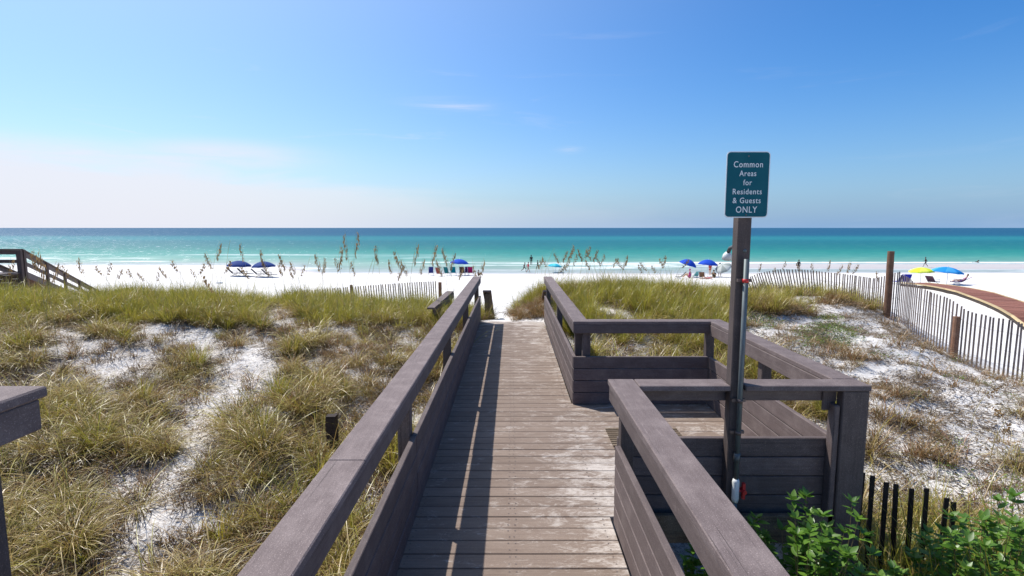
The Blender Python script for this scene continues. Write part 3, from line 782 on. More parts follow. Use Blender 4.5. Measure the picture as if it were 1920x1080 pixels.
def build_shower():
    x, y = 1.508, 3.462
    g = empty('outdoor_shower', (x, y, -1.0)); tag(g, 'galvanised shower pipe with red valve handle strapped to the sign post', 'shower')
    zt = 1.86
    def o(b, name, m, smooth=True): return b.obj(name, m, g, smooth=smooth)
    o(MB().tube([(x, y, -1.1), (x, y, .155)], .0155, 12), 'pipe', M['galv'])
    o(MB().tube([(x, y, .155), (x, y, .18), (x, y, .30), (x, y, .32)], [.019, .024, .024, .019], 12), 'valve', M['pvc'])
    hb = MB(); hb.tube([(x + .01, y, .235), (x + .06, y, .235)], .008, 8)
    hb.box(x + .045, x + .062, y - .012, y + .012, .18, .29)
    hb.tube([(x + .053, y - .03, .235), (x + .053, y + .03, .235)], .014, 8)
    o(hb, 'valve_handle', M['redplastic'], False)
    o(MB().tube([(x, y, .32), (x, y, zt - .06)], .0155, 12), 'pipe', M['galv'])
    pts = [(x, y, zt - .06)] + [(x, y + .035 - .035 * math.cos(R(a)), zt - .06 + .05 * math.sin(R(a))) for a in range(0, 91, 15)]
    o(MB().tube(pts, [.020] * len(pts), 12), 'elbow', M['pvc'])
    arm = [(x, y + .03, zt - .01), (x, y + .20, zt + .015), (x, y + .27, zt - .0), (x, y + .30, zt - .03)]
    o(MB().tube(arm, .013, 10), 'shower_arm', M['galv'])
    o(MB().tube([(x, y + .30, zt - .03), (x, y + .31, zt - .05), (x, y + .32, zt - .08)], [.016, .030, .034], 14), 'shower_head', M['pvc'])
    for z in (1.66, .86, .64):
        o(MB().tube([(x, y, z - .012), (x, y, z + .012)], .0195, 12), 'coupling', M['wire'] if z != 1.66 else M['redplastic'])
        o(MB().box(x - .045, x + .045, y + .012, y + .0325, z - .010, z + .010), 'strap', M['wire'], False)
    o(MB().tube([(x, y, .44), (x, y, .50)], .021, 12), 'coupling', M['galv'])
    rebase(g)
build_shower()

# ------------------------------------------------------------------ fences
def fence(name, label, pts, height, pitch, m, w=.036, tilt=0.0, lean=None, wires=(.25, .8), bury=.25, posts=(), post_m=None, top_fn=None, rnd=.03, z_fn=None):
    P = [Vector((a, b, 0)) for a, b in pts]
    seg = [(P[i + 1] - P[i]).length for i in range(len(P) - 1)]; L = sum(seg)
    # smooth path by Catmull-Rom sampling
    dense = []
    for i in range(len(P) - 1):
        p0, p1, p2, p3 = P[max(i - 1, 0)], P[i], P[i + 1], P[min(i + 2, len(P) - 1)]
        n = max(4, int(seg[i] / .05))
        for j in range(n):
            t = j / n
            dense.append(.5 * ((2 * p1) + (p2 - p0) * t + (2 * p0 - 5 * p1 + 4 * p2 - p3) * t * t + (3 * p1 - p0 - 3 * p2 + p3) * t ** 3))
    dense.append(P[-1])
    root = empty(name, (P[0].x, P[0].y, gz(P[0].x, P[0].y))); tag(root, label, 'fence')
    slat = box_mesh(height, w, .011, m, .002)
    acc = 0; nxt = 0; tops = []
    n = 0
    for i in range(len(dense) - 1):
        a, b = dense[i], dense[i + 1]; d = (b - a).length
        while nxt <= acc + d:
            t = (nxt - acc) / max(d, 1e-6); p = a.lerp(b, t); u = acc / L
            z = (z_fn(p.x, p.y) if z_fn else gz(p.x, p.y))
            dirv = (b - a).normalized(); ang = math.atan2(dirv.y, dirv.x)
            ln = (lean(u) if lean else 0) + random.uniform(-rnd, rnd)
            # local X is up; local Y runs along the fence
            up = Vector((math.sin(ln) * dirv.x, math.sin(ln) * dirv.y, math.cos(ln)))
            side = dirv - up * dirv.dot(up); side.normalize(); nn = up.cross(side)
            rot = Matrix((up, side, nn)).transposed().to_euler()
            h = height * random.uniform(.97, 1.03)
            hz = z - bury + height / 2 + random.uniform(-.015, .015)
            c = Vector((p.x, p.y, z - bury)) + up * (height / 2)
            o = link('slat', slat, root, c, rot); n += 1
            tops.append((Vector((p.x, p.y, z - bury)), up))
            nxt += pitch * random.uniform(.96, 1.04)
        acc += d
    for wh in wires:
        b = MB()
        for s_ in (-1, 1):
            b.tube([q + u_ * (bury + wh) + Vector((0, .009 * s_ * (1 if i % 2 else -1), 0)) for i, (q, u_) in enumerate(tops)], .0022, 4, False)
        b.obj('wire', M['wire'], root)
    for (x, y, r, zt) in posts:
        z = gz(x, y)
        b = MB().tube([(0, 0, z - .5), (0, 0, zt)], r, 12); b.obj('fence_post', post_m or M['piling'], root, (x, y, 0))
    rebase(root)
    return n
p_post = atY(1657, 583, 12.7)
FFAR = [(1640, 13.2, 522), (1600, 13.9, 516), (1560, 14.5, 511), (1520, 15.0, 505), (1485, 15.4, 503), (1452, 15.8, 508), (1424, 16.2, 518), (1398, 16.5, 531)]
FFP = [atY(x, ty, Y) for x, Y, ty in FFAR]
FR = [(12.4, 8.6), (10.9, 9.35), (9.9, 9.8), (9.25, 10.25), (8.92, 10.9), (8.86, 11.7), (8.98, 12.4)] + [(p.x, p.y) for p in FFP]
_fy = np.array([12.4] + [p.y for p in FFP]); _fz = np.array([-.10] + [p.z - 1.10 for p in FFP])
def z_right(x, y):
    return gz(x, y) if y <= 12.4 else float(np.interp(y, _fy, _fz))
fence('snow_fence', 'long dark slatted sand fence curving round the right hand dune to the tall brown post', FR, 1.22, .068, M['slat'], w=.031, rnd=.014,
      lean=lambda u: (.0 if u < .72 else (u - .72) * 1.9), bury=.12, posts=[(8.97, 10.72, .065, .22)], wires=(.22, .5, .85), z_fn=z_right)
FL = [(-7.7, 18.6), (-6.2, 18.7), (-4.6, 18.9), (-3.4, 18.9), (-2.55, 18.7)]
fence('snow_fence', 'pale slatted sand fence behind the grass left of the boardwalk', FL, 1.2, .085, M['slat_pale'], lean=lambda u: -.10 + .05 * u,
      z_fn=lambda x, y: -1.30 + .068 * (x + 7.4), bury=.08, rnd=.015, posts=[(-2.5, 18.6, .06, .12), (-5.6, 18.65, .05, .02)], wires=(.3, .9))
FD = [(2.47, 3.80), (2.7, 3.76), (2.95, 3.68), (3.2, 3.62)]
fence('snow_fence', 'short row of blackened fence pickets in the weeds right of the platform', FD, 1.18, .088, M['slat_dark'], w=.033, rnd=.028, bury=.10, wires=(.45,),
      z_fn=lambda x, y: -.85 - .22 * (x - 2.47) + random.uniform(-.03, .03))

def build_piling():
    z = gz(8.95, 12.6)
    b = MB(); pts = []; rs = []
    top = atY(1657, 471, 12.6).z
    n = 14
    for i in range(n + 1):
        t = i / n; pts.append((0.01 * math.sin(t * 5), .01 * math.cos(t * 4), -.5 + t * (top - z + .5))); rs.append(.082 - .012 * t + random.uniform(-.0015, .0015))
    b.tube(pts, rs, 16)
    me = b.mesh('piling', M['piling'], False)
    o = link('wooden_post', me, None, (8.86, 12.6, z)); tag(o, 'tall round reddish brown timber post at the bend of the sand fence', 'post')
    # a stub post in the grass left of the boardwalk
    q = atZ(625, 862, -.72)
    b = MB(); b.box(-.055, .055, -.05, .05, -.4, .46); b.box(-.01, .01, -.053, -.05, -.3, .44)
    o = link('wooden_post', b.mesh('stub', M['slat_dark']), None, (q.x, q.y, gz(q.x, q.y))); tag(o, 'short dark square post stub in the dry grass left of the rail', 'post')
build_piling()

# ------------------------------------------------------------------ the neighbouring stairs at far left
def build_left_stairs():
    P0 = Vector((-17.3, 19.0, 1.24)); P1 = Vector((-24.0, 31.2, -1.75))
    g = empty('staircase', (P0.x, P0.y, gz(P0.x, P0.y))); tag(g, 'brown wooden beach staircase with railings and slatted skirt at far left', 'stairs')
    d = P1 - P0; dh = Vector((d.x, d.y, 0)).normalized(); perp = Vector((-dh.y, dh.x, 0))  # to the left/back
    m = M['stair']
    for off in (0.0, 1.5):
        a, b = P0 + perp * off, P1 + perp * off
        n = 5
        for i in range(n):
            s, e = a.lerp(b, i / n), a.lerp(b, (i + 1) / n - .002)
            board('handrail', s, e, .15, .04, m, g)
            board('rail_board', s - Vector((0, 0, .115)), e - Vector((0, 0, .115)), .04, .17, m, g)
            board('mid_rail', s - Vector((0, 0, .44)), e - Vector((0, 0, .44)), .04, .14, m, g)
            board('stringer', s - Vector((0, 0, .86)), e - Vector((0, 0, .86)), .05, .26, m, g)
        for i in range(n + 1):
            p = a.lerp(b, i / n)
            bx('post', p.x - .05, p.x + .05, p.y + .055, p.y + .145, gz(p.x, p.y) - .3 if i < n else p.z - 1.6, p.z + .0 - .03, m, g, .005)
    N = 15
    for i in range(N):
        p = P0.lerp(P1, (i + .5) / N) - Vector((0, 0, .80))
        board('tread', p + perp * .06, p + perp * 1.44, .30, .04, M['cap'], g)
        board('riser', p + perp * .06 - dh * .13 - Vector((0, 0, .085)), p + perp * 1.44 - dh * .13 - Vector((0, 0, .085)), .03, .12, m, g)
    # landing going left
    LL = 7.0; ld = Vector((-1, .0, 0)); 
    for off in (0.0,):
        a = P0 + Vector((0, off, 0)); b = a + ld * LL
        board('handrail', a, b, .15, .04, m, g)
        board('rail_board', a - Vector((0, 0, .10)), b - Vector((0, 0, .10)), .04, .15, m, g)
        board('mid_rail', a - Vector((0, 0, .42)), b - Vector((0, 0, .42)), .04, .12, m, g)
        for i in range(4):
            p = a + ld * (LL * i / 3)
            bx('post', p.x - .085, p.x + .085, p.y - .12, p.y - .03, gz(p.x, p.y) - .3, p.z - .021, m, g, .005)
    for i in range(int(LL / .145)):
        x = P0.x - .07 - i * .145
        bx('plank', x - .068, x + .068, P0.y - 1.50, P0.y - .03, P0.z - .84, P0.z - .80, M['cap'], g)
    bx('fascia_board', P0.x - LL, P0.x, P0.y - 1.54, P0.y - 1.51, P0.z - .99, P0.z - .80, M['cap'], g)
    x = P0.x - 3.0
    for i in range(74):
        t = i * .16
        p = Vector((P0.x - 6.0 + t, P0.y - 1.56, P0.z)) if t < 6.0 else P0.lerp(P1, min(1, (t - 6.0) / (P1 - P0).length)) - perp * .05
        zt = p.z - 1.0
        zb = min(gz(p.x, p.y) - .2, zt - .5)
        bx('skirt_slat', p.x - .055, p.x + .055, p.y - .012, p.y + .012, zb, zt, M['piling'], g, .002)
    rebase(g)
build_left_stairs()

# ------------------------------------------------------------------ red-brown beach walkway at right
def build_walkway():
    cps = [atZ(1712, 533, -2.95), atZ(1757, 536.5, -2.8), atZ(1805, 544, -2.65), atZ(1865, 560, -2.6), atZ(1920, 581, -2.6), atZ(1990, 612, -2.6)]
    far = cps
    P = [Vector((p.x, p.y, p.z)) for p in cps]
    P = [Vector(p) for p in P]
    dense = []
    for i in range(len(P) - 1):
        p0, p1, p2, p3 = P[max(i - 1, 0)], P[i], P[i + 1], P[min(i + 2, len(P) - 1)]
        for j in range(60):
            t = j / 60
            dense.append(.5 * ((2 * p1) + (p2 - p0) * t + (2 * p0 - 5 * p1 + 4 * p2 - p3) * t * t + (3 * p1 - p0 - 3 * p2 + p3) * t ** 3))
    g = empty('beach_walkway', P[2]); tag(g, 'curving red brown plank walkway with pale timber edges on the white sand at right', 'walkway')
    W_ = 2.05
    me = box_mesh(W_, .20, .05, M['redplank'], .006)
    acc = 0; nxt = 0; L_, R_ = [], []
    for i in range(len(dense) - 1):
        a, b = dense[i], dense[i + 1]; d = (b - a).length
        dirv = (b - a).normalized(); side = Vector((-dirv.y, dirv.x, 0)).normalized()
        z = gz(a.x, a.y) + .26
        c = Vector((a.x, a.y, z))
        L_.append(c + side * (W_ / 2 + .02)); R_.append(c - side * (W_ / 2 + .02))
        while nxt <= acc + d:
            link('plank', me, g, c + Vector((0, 0, random.uniform(-.004, .004))), (0, 0, math.atan2(side.y, side.x)))
            nxt += .211
        acc += d
    for pts in (L_, R_):
        s = pts[::24] + [pts[-1]]
        for a, b in zip(s[:-1], s[1:]):
            board('edge_board', a + Vector((0, 0, .01)), b + Vector((0, 0, .01)), .12, .09, M['yellowedge'], g)
            board('stringer', a - Vector((0, 0, .20)), b - Vector((0, 0, .20)), .06, .24, M['slat_dark'], g)
    rebase(g)
build_walkway()

# ------------------------------------------------------------------ grass
def blades(n, hmin, hmax, spread, arch, width, seed, lean_dir=None, segs=5, tintr=(0, 1)):
    rng = random.Random(seed); V, Fc, T = [], [], []
    for i in range(n):
        a = rng.uniform(0, 2 * math.pi); r0 = spread * rng.random() ** .7
        bx_, by_ = r0 * math.cos(a), r0 * math.sin(a)
        da = a + rng.gauss(0, .9)
        L_ = rng.uniform(hmin, hmax); th = rng.uniform(.03, .5) + arch * .15
        curl = arch * rng.uniform(.4, 1.5)
        w = width * rng.uniform(.7, 1.3); tint = rng.uniform(*tintr); tw = rng.uniform(-.6, .6)
        p = Vector((bx_, by_, -.02)); d0 = Vector((math.cos(da), math.sin(da), 0)); base = len(V)
        side = Vector((-d0.y, d0.x, 0))
        for s in range(segs + 1):
            t = s / segs; ww = w * (1 - t ** 1.6) * .5 + .0004
            sd = (side * math.cos(tw * t * 2) + Vector((0, 0, 1)) * math.sin(tw * t * 2) * .5)
            V.append(p - sd * ww); V.append(p + sd * ww); T.append((tint, t)); T.append((tint, t))
            an = th + curl * t
            p = p + (d0 * math.sin(an) + Vector((0, 0, math.cos(an)))) * (L_ / segs)
        for s in range(segs):
            q = base + 2 * s; Fc.append((q, q + 1, q + 3, q + 2))
    return V, Fc, T
def proto(name, parts, m, coll):
    V, Fc, T = [], [], []
    for (v, f, t) in parts:
        b = len(V); V += v; T += t; Fc += [tuple(b + i for i in q) for q in f]
    me = mesh_of(name, V, Fc, m, True)
    a = me.attributes.new('tint', 'FLOAT_COLOR', 'POINT')
    a.data.foreach_set('color', np.array([(t[0], t[1], 0, 1) for t in T], np.float32).ravel())
    o = bpy.data.objects.new(name, me); coll.objects.link(o); return o
def twig_parts(n, rad, seed, L0=.05, L1=.22, w=.0045):
    rng = random.Random(seed); V, Fc, T = [], [], []
    for i in range(n):
        x, y = rng.uniform(-rad, rad), rng.uniform(-rad, rad); a = rng.uniform(0, 6.28); L_ = rng.uniform(L0, L1); ti = rng.random()
        p = Vector((x, y, rng.uniform(.0, .02))); d = Vector((math.cos(a), math.sin(a), rng.uniform(-.1, .35))); b = len(V)
        for s in range(4):
            sd = Vector((-d.y, d.x, .4)).normalized() * w * .5
            V += [p - sd, p + sd]; T += [(ti, 1), (ti, 1)]; p = p + d * L_ / 3; d = (d + Vector((rng.uniform(-.4, .4), rng.uniform(-.4, .4), rng.uniform(-.25, .05)))).normalized()
        for s in range(3): q = b + 2 * s; Fc.append((q, q + 1, q + 3, q + 2))
    return V, Fc, T
def leaflets(n, rad, h, seed, L0=.02, L1=.045):
    rng = random.Random(seed); V, Fc, T = [], [], []
    for i in range(n):
        r = rad * math.sqrt(rng.random()); a = rng.uniform(0, 6.28)
        p = Vector((r * math.cos(a), r * math.sin(a), rng.uniform(0.005, h * (1 - r / rad * .7))))
        yaw = rng.uniform(0, 6.28); pit = rng.uniform(-.2, .9); L_ = rng.uniform(L0, L1); ti = rng.random()
        d = Vector((math.cos(yaw) * math.cos(pit), math.sin(yaw) * math.cos(pit), math.sin(pit))); s = Vector((-math.sin(yaw), math.cos(yaw), 0)) * L_ * .3
        b = len(V); V += [p, p + d * L_ * .5 - s, p + d * L_, p + d * L_ * .5 + s]; T += [(ti, 1)] * 4; Fc.append((b, b + 1, b + 2, b + 3))
    return V, Fc, T

def scatter_nodes(coll):
    ng = bpy.data.node_groups.new('scatter', 'GeometryNodeTree')
    ng.interface.new_socket('Geometry', in_out='INPUT', socket_type='NodeSocketGeometry')
    ng.interface.new_socket('Geometry', in_out='OUTPUT', socket_type='NodeSocketGeometry')
    N, L = ng.nodes.new, ng.links.new
    gi, go = N('NodeGroupInput'), N('NodeGroupOutput')
    ci = N('GeometryNodeCollectionInfo'); ci.inputs['Collection'].default_value = coll
    ci.inputs['Separate Children'].default_value = True; ci.inputs['Reset Children'].default_value = True
    ip = N('GeometryNodeInstanceOnPoints'); ip.inputs['Pick Instance'].default_value = True
    def att(name, t):
        a = N('GeometryNodeInputNamedAttribute'); a.data_type = t; a.inputs['Name'].default_value = name; return a
    r, s, i = att('rot', 'FLOAT_VECTOR'), att('size', 'FLOAT_VECTOR'), att('pick', 'INT')
    L(gi.outputs[0], ip.inputs['Points']); L(ci.outputs[0], ip.inputs['Instance'])
    L(r.outputs['Attribute'], ip.inputs['Rotation']); L(s.outputs['Attribute'], ip.inputs['Scale']); L(i.outputs['Attribute'], ip.inputs['Instance Index'])
    L(ip.outputs[0], go.inputs[0])
    return ng
def scatter(name, label, coll, pts, rot, size, pick):
    me = bpy.data.meshes.new(name); n = len(pts)
    me.vertices.add(n); me.vertices.foreach_set('co', np.asarray(pts, np.float32).ravel())
    a = me.attributes.new('rot', 'FLOAT_VECTOR', 'POINT'); a.data.foreach_set('vector', np.asarray(rot, np.float32).ravel())
    a = me.attributes.new('size', 'FLOAT_VECTOR', 'POINT'); a.data.foreach_set('vector', np.asarray(size, np.float32).ravel())
    a = me.attributes.new('pick', 'INT', 'POINT'); a.data.foreach_set('value', np.asarray(pick, np.int32))
    me.update()
    o = link(name, me); tag(o, label, kind='stuff')
    md = o.modifiers.new('scatter', 'NODES'); md.node_group = scatter_nodes(coll)
    return o

def blob_field(px, py, blobs):
    f = np.zeros_like(px)
    for (cx, cy, rx, ry, a) in blobs:
        f = np.maximum(f, a * np.exp(-(((px - cx) / rx) ** 2 + ((py - cy) / ry) ** 2) ** 1.5))
    return f
# open sand between the tufts, as read off the photograph and laid on the dune
BARE = [(115, 628, 50, 14, .85), (95, 655, 45, 10, .6), (150, 645, 45, 14, .6), (345, 632, 45, 22, .8), (300, 620, 40, 16, .5), (385, 655, 35, 32, .8), (525, 598, 32, 22, .9), (470, 640, 30, 25, .3),
        (480, 682, 50, 34, .95), (440, 722, 40, 40, 1.), (400, 765, 36, 32, .8), (360, 835, 38, 45, .85), (345, 905, 34, 40, .8), (300, 950, 30, 36, .9), (272, 1010, 36, 40, 1.), (250, 1075, 50, 30, .9),
        (250, 690, 55, 26, .6), (200, 745, 36, 20, .6), (90, 820, 55, 14, .55), (270, 660, 40, 20, .5), (20, 645, 30, 10, .6), (190, 690, 40, 16, .5), (640, 620, 30, 12, .5), (600, 555, 20, 6, .3), (770, 640, 25, 10, .35), (700, 700, 22, 20, .4),
        (1135, 582, 34, 7, .8), (1170, 590, 26, 7, .6), (1440, 612, 50, 20, .8), (1580, 600, 60, 20, 1.), (1560, 580, 60, 12, .6), (1475, 640, 60, 20, .8), (1620, 640, 60, 30, .85), (1540, 665, 45, 20, .6),
        (1690, 600, 55, 26, 1.), (1730, 660, 70, 40, .9), (1680, 690, 70, 30, .7), (1810, 715, 80, 34, 1.), (1880, 740, 60, 30, .8), (1860, 700, 70, 30, .9), (1700, 760, 60, 20, .7), (1800, 800, 60, 30, .6), (1850, 850, 70, 24, .75),
        (1700, 830, 50, 22, .6), (1820, 880, 40, 20, .7), (1660, 800, 30, 40, .4), (1900, 910, 40, 26, .6), (1900, 820, 40, 20, .6), (1650, 725, 40, 20, .5), (1905, 650, 40, 80, 1.)]
def candidates(n, x0, x1, y0, y1, seed, near_bias=0.0):
    rng = np.random.default_rng(seed)
    X = rng.uniform(x0, x1, n); Y = y0 + (y1 - y0) * rng.random(n) ** (1 + near_bias)
    return rng, X, Y
def keep_clear(X, Y):
    ok = ~((X > -.86) & (X < .88) & (Y < 11.55))
    ok &= ~((X > .6) & (X < 2.42) & (Y > 3.3) & (Y < 6.2))
    ok &= ~((X > -.52) & (X < .02) & (Y > 11.3) & (Y < 30))     # the path
    ok &= ~((X > -.66) & (X < .08) & (Y > 11.3) & (Y < 12.05)); ok &= ~((X > -.66) & (X < .9) & (Y > 11.3) & (Y < 11.62))
    ok &= ~((X > -2.1) & (X < -1.5) & (Y < 1.95))
    ok &= (X * X + (Y * 1.2) ** 2) > 1.6
    return ok
C_GREEN = bpy.data.collections.new('proto_green'); C_DRY = bpy.data.collections.new('proto_dry'); C_BROWN = bpy.data.collections.new('proto_brown')
C_TWIG = bpy.data.collections.new('proto_twig'); C_CREEP = bpy.data.collections.new('proto_creeper')
for i in range(6): proto(f'green_tuft_{i}', [blades(70, .20, .56, .10, .5 + .14 * i, .0078, 100 + i), blades(24, .15, .45, .13, 1.6, .0075, 150 + i, tintr=(0, .2)), blades(5, .5, .85, .06, .5, .006, 170 + i, segs=7, tintr=(0, .3))], M['grass_green'], C_GREEN)
for i in range(6): proto(f'dry_tuft_{i}', [blades(75, .25, .66, .12, 1.2 + .2 * i, .0076, 200 + i), blades(26, .3, .8, .15, 2.3, .0065, 250 + i), blades(7, .7, 1.15, .10, 1.9, .0085, 270 + i, segs=8, tintr=(.0, .15))], M['grass_dry'], C_DRY)
for i in range(5): proto(f'brown_tuft_{i}', [blades(50, .10, .36, .11, .9 + .18 * i, .0074, 300 + i)], M['grass_brown'], C_BROWN)
for i in range(5): proto(f'twigs_{i}', [twig_parts(26, .3, 400 + i), twig_parts(34, .3, 450 + i, .02, .07, .012)], M['twig'], C_TWIG)
C_THATCH = bpy.data.collections.new('proto_thatch')
for i in range(4): proto(f'thatch_{i}', [blades(90, .12, .38, .24, 2.6, .007, 700 + i), twig_parts(26, .22, 720 + i, .08, .25)], M['thatch'], C_THATCH)
for i in range(4): proto(f'creeper_{i}', [leaflets(90, .22, .12, 500 + i)], M['creeper'], C_CREEP)

def build_grass():
    def put(name, label, coll, npick, X, Y, rng, smin, smax, zs=(.85, 1.15)):
        Z = ground_z(X, Y) - .01; n = len(X)
        rot = np.stack([rng.normal(0, .10, n), rng.normal(0, .10, n), rng.uniform(0, 6.28, n)], -1)
        s = rng.uniform(smin, smax, n); sz = s * rng.uniform(zs[0], zs[1], n)
        scatter(name, label, coll, np.stack([X, Y, Z], -1), rot, np.stack([s, s, sz], -1), rng.integers(0, npick, n))
    def mask(X, Y):
        Z = ground_z(X, Y); px, py, dep = to_px(X, Y, Z)
        bare = blob_field(px + 14 * (fbm(X * 3, Y * 3, 5) - .5), py, BARE) * (dep > .3)
        clump = .55 * fbm(X * 1.0, Y * 1.0, 3, 3) + .45 * fbm(X * 2.3, Y * 2.3, 55, 3)
        return Z, px, py, bare, clump
    # green upright grass: crest on both sides, in front of and behind it
    rng, X, Y = candidates(21000, -24, 12, 2.0, 20.0, 1)
    ok = keep_clear(X, Y); X, Y = X[ok], Y[ok]
    Z, px, py, bare, clump = mask(X, Y)
    crest = np.exp(-((Y - 13.2) / 2.3) ** 2)
    left = (X < 0)
    d = np.where(left, .95 * sstep(10.0, 11.6, Y) * (1 - sstep(15.5, 18, Y)), 0)
    d = np.where((~left) & (X < 6.2), .95 * sstep(7.6, 10.8, Y) * (1 - sstep(15, 17, Y)), d)
    d = np.where((X > 5.2), .18 * sstep(11, 13, Y) * (1 - sstep(17, 20, Y)) + .04, d)
    d = np.where(left & (Y < 10.6), .085 + .10 * sstep(.5, .7, clump), d)
    d = np.where((~left) & (Y < 8.2) & (X > 2.3) & (X < 4.6), .12, d)
    d = np.where((X > .8) & (X < 4.2) & (Y > 6.2) & (Y < 9), .40, d)
    d = np.where(left & (X > -1.9) & (Y < 10), .30, d)
    d = d * np.where(Y < 10.2, .1 + 1.1 * sstep(.48, .64, clump), .55 + .8 * sstep(.40, .6, clump)) * (1 - bare)
    d = d * (1 - .995 * (bare > .22))
    k = rng.random(len(X)) < d * np.clip(1.15 - .02 * np.abs(X), .4, 1)
    k &= ~((X > 9.1) & (Y < 14)); k &= ~((X > 10.4)); k &= ~((X > -.1) & (X < .95) & (Y < 13.0))
    put('dune_grass', 'yellow green dune grass covering the dune crest', C_GREEN, 6, X[k], Y[k], rng, .6, 1.15)
    # dry arching grass on the landward slope
    rng, X, Y = candidates(16000, -18, 9.6, 1.0, 15.5, 2)
    ok = keep_clear(X, Y); X, Y = X[ok], Y[ok]
    Z, px, py, bare, clump = mask(X, Y)
    left = X < 0
    d = np.where(left, .62 * (1 - .55 * sstep(10.4, 12, Y)) * (1 - sstep(14.5, 16, Y)), .05)
    d = np.where((~left) & (X < 4.2) & (Y < 15), .26, d)
    d = np.where((X > 2.4) & (X < 4.8) & (Y < 5.6), .22, d)
    d = np.where(X > 4.8, .045 + .25 * sstep(.60, .72, fbm(X * .9, Y * .9, 91, 2)), d)
    d = .80 * d * (.05 + 1.20 * sstep(.42, .60, clump)) * (1 - bare) * (1 - .995 * (bare > .20))
    k = rng.random(len(X)) < d; k &= ~((X > 8.9))
    put('dry_grass', 'tan arching dry grass on the landward dune slope', C_DRY, 6, X[k], Y[k], rng, .5, 1.05)
    # brown short grass: right dune, mound, sprinkled elsewhere
    rng, X, Y = candidates(30000, -14, 11, 2, 19, 3)
    ok = keep_clear(X, Y); X, Y = X[ok], Y[ok]
    Z, px, py, bare, clump = mask(X, Y)
    d = np.where(X < 0, .26 + .25 * np.exp(-((Y - 12.6) / 1.6) ** 2) * sstep(.5, .62, fbm(X * .7, Y * .7, 203, 3)), .14)
    d = np.where((X > .05) & (X < .9) & (Y > 11.6) & (Y < 13.2), 4.0, d); bare = np.where((X > .05) & (X < .9) & (Y > 11.6) & (Y < 13.2), 0, bare)
    d = np.where((X > 4.0) & (Y > 10.2), .9 * sstep(.46, .60, clump) , d)
    d = np.where((X > 3.6) & (Y > 5) & (Y <= 10.2), .10 + .75 * sstep(.54, .66, clump), d)
    d = d * (1 - bare) * (1 - .9 * (bare > .3)) + .06 * (bare > .3)
    k = rng.random(len(X)) < d; k &= ~((X > 9.0) & (Y < 12.5)); k &= ~(X > 10.1)
    put('brown_grass', 'short rust brown grass dotted over the dunes', C_BROWN, 5, X[k], Y[k], rng, .6, 1.15)
    # flattened dead grass under and between the tufts
    rng, X, Y = candidates(9000, -15, 9, 1.4, 13.5, 14)
    ok = keep_clear(X, Y); X, Y = X[ok], Y[ok]
    Z, px, py, bare, clump = mask(X, Y)
    d = np.where(X < 0, .55 * sstep(.36, .52, clump) * (1 - .6 * sstep(10.5, 12, Y)), .14 + .3 * sstep(.5, .62, clump)) * (1 - bare) * (1 - .97 * (bare > .35))
    k = rng.random(len(X)) < d; k &= ~((X > 8.3) & (Y > 8))
    put('dead_grass', 'flattened dark dead grass matted between the tufts', C_THATCH, 4, X[k], Y[k], rng, .6, 1.2)
    # twigs and debris
    rng, X, Y = candidates(14000, -14, 9.6, 1.5, 15, 4)
    ok = keep_clear(X, Y); X, Y = X[ok], Y[ok]
    Z, px, py, bare, clump = mask(X, Y)
    d = .45 * (1 - .72 * bare); d = np.where(X > 4.2, .75 * (1 - .6 * bare), d)
    k = rng.random(len(X)) < d; k &= ~((X > 8.7) & (Y > 7))
    put('dead_twigs', 'dead twigs and broken stems strewn on the sand', C_TWIG, 5, X[k], Y[k], rng, .6, 1.3)
    # creeping leafy plants on the right dune
    rng, X, Y = candidates(5200, 2.4, 9.0, 3.5, 13, 5)
    ok = keep_clear(X, Y); X, Y = X[ok], Y[ok]
    Z, px, py, bare, clump = mask(X, Y)
    g = np.maximum(blob_field(px, py, [(1550, 626, 44, 20, 1.), (1580, 640, 26, 14, .6), (1425, 600, 30, 14, .7), (1545, 600, 30, 8, .4), (1735, 740, 26, 8, .4), (1400, 585, 30, 15, .5)]), .05 * sstep(.5, .7, clump))
    k = rng.random(len(X)) < g
    put('creeping_plants', 'bright green creeping plants on the right hand dune', C_CREEP, 4, X[k], Y[k], rng, .5, 1.1)
    # weeds in front of the platform
    rng, X, Y = candidates(1500, .86, 4.6, 1.2, 4.4, 6)
    k = ~((X > .6) & (X < 2.45) & (Y > 3.3))
    X, Y = X[k], Y[k]
    put('weeds', 'dark green weeds under the platform rail', C_CREEP, 4, X, Y, rng, 1.0, 2.0)
    rng, X, Y = candidates(210, 2.2, 4.2, 2.0, 3.9, 8)
    k = ~((X < 2.45) & (Y > 3.3)); X, Y = X[k], Y[k]
    put('long_grass', 'long green grass arching in front of the dark pickets', C_GREEN, 6, X, Y, rng, 1.0, 1.7)
build_grass()

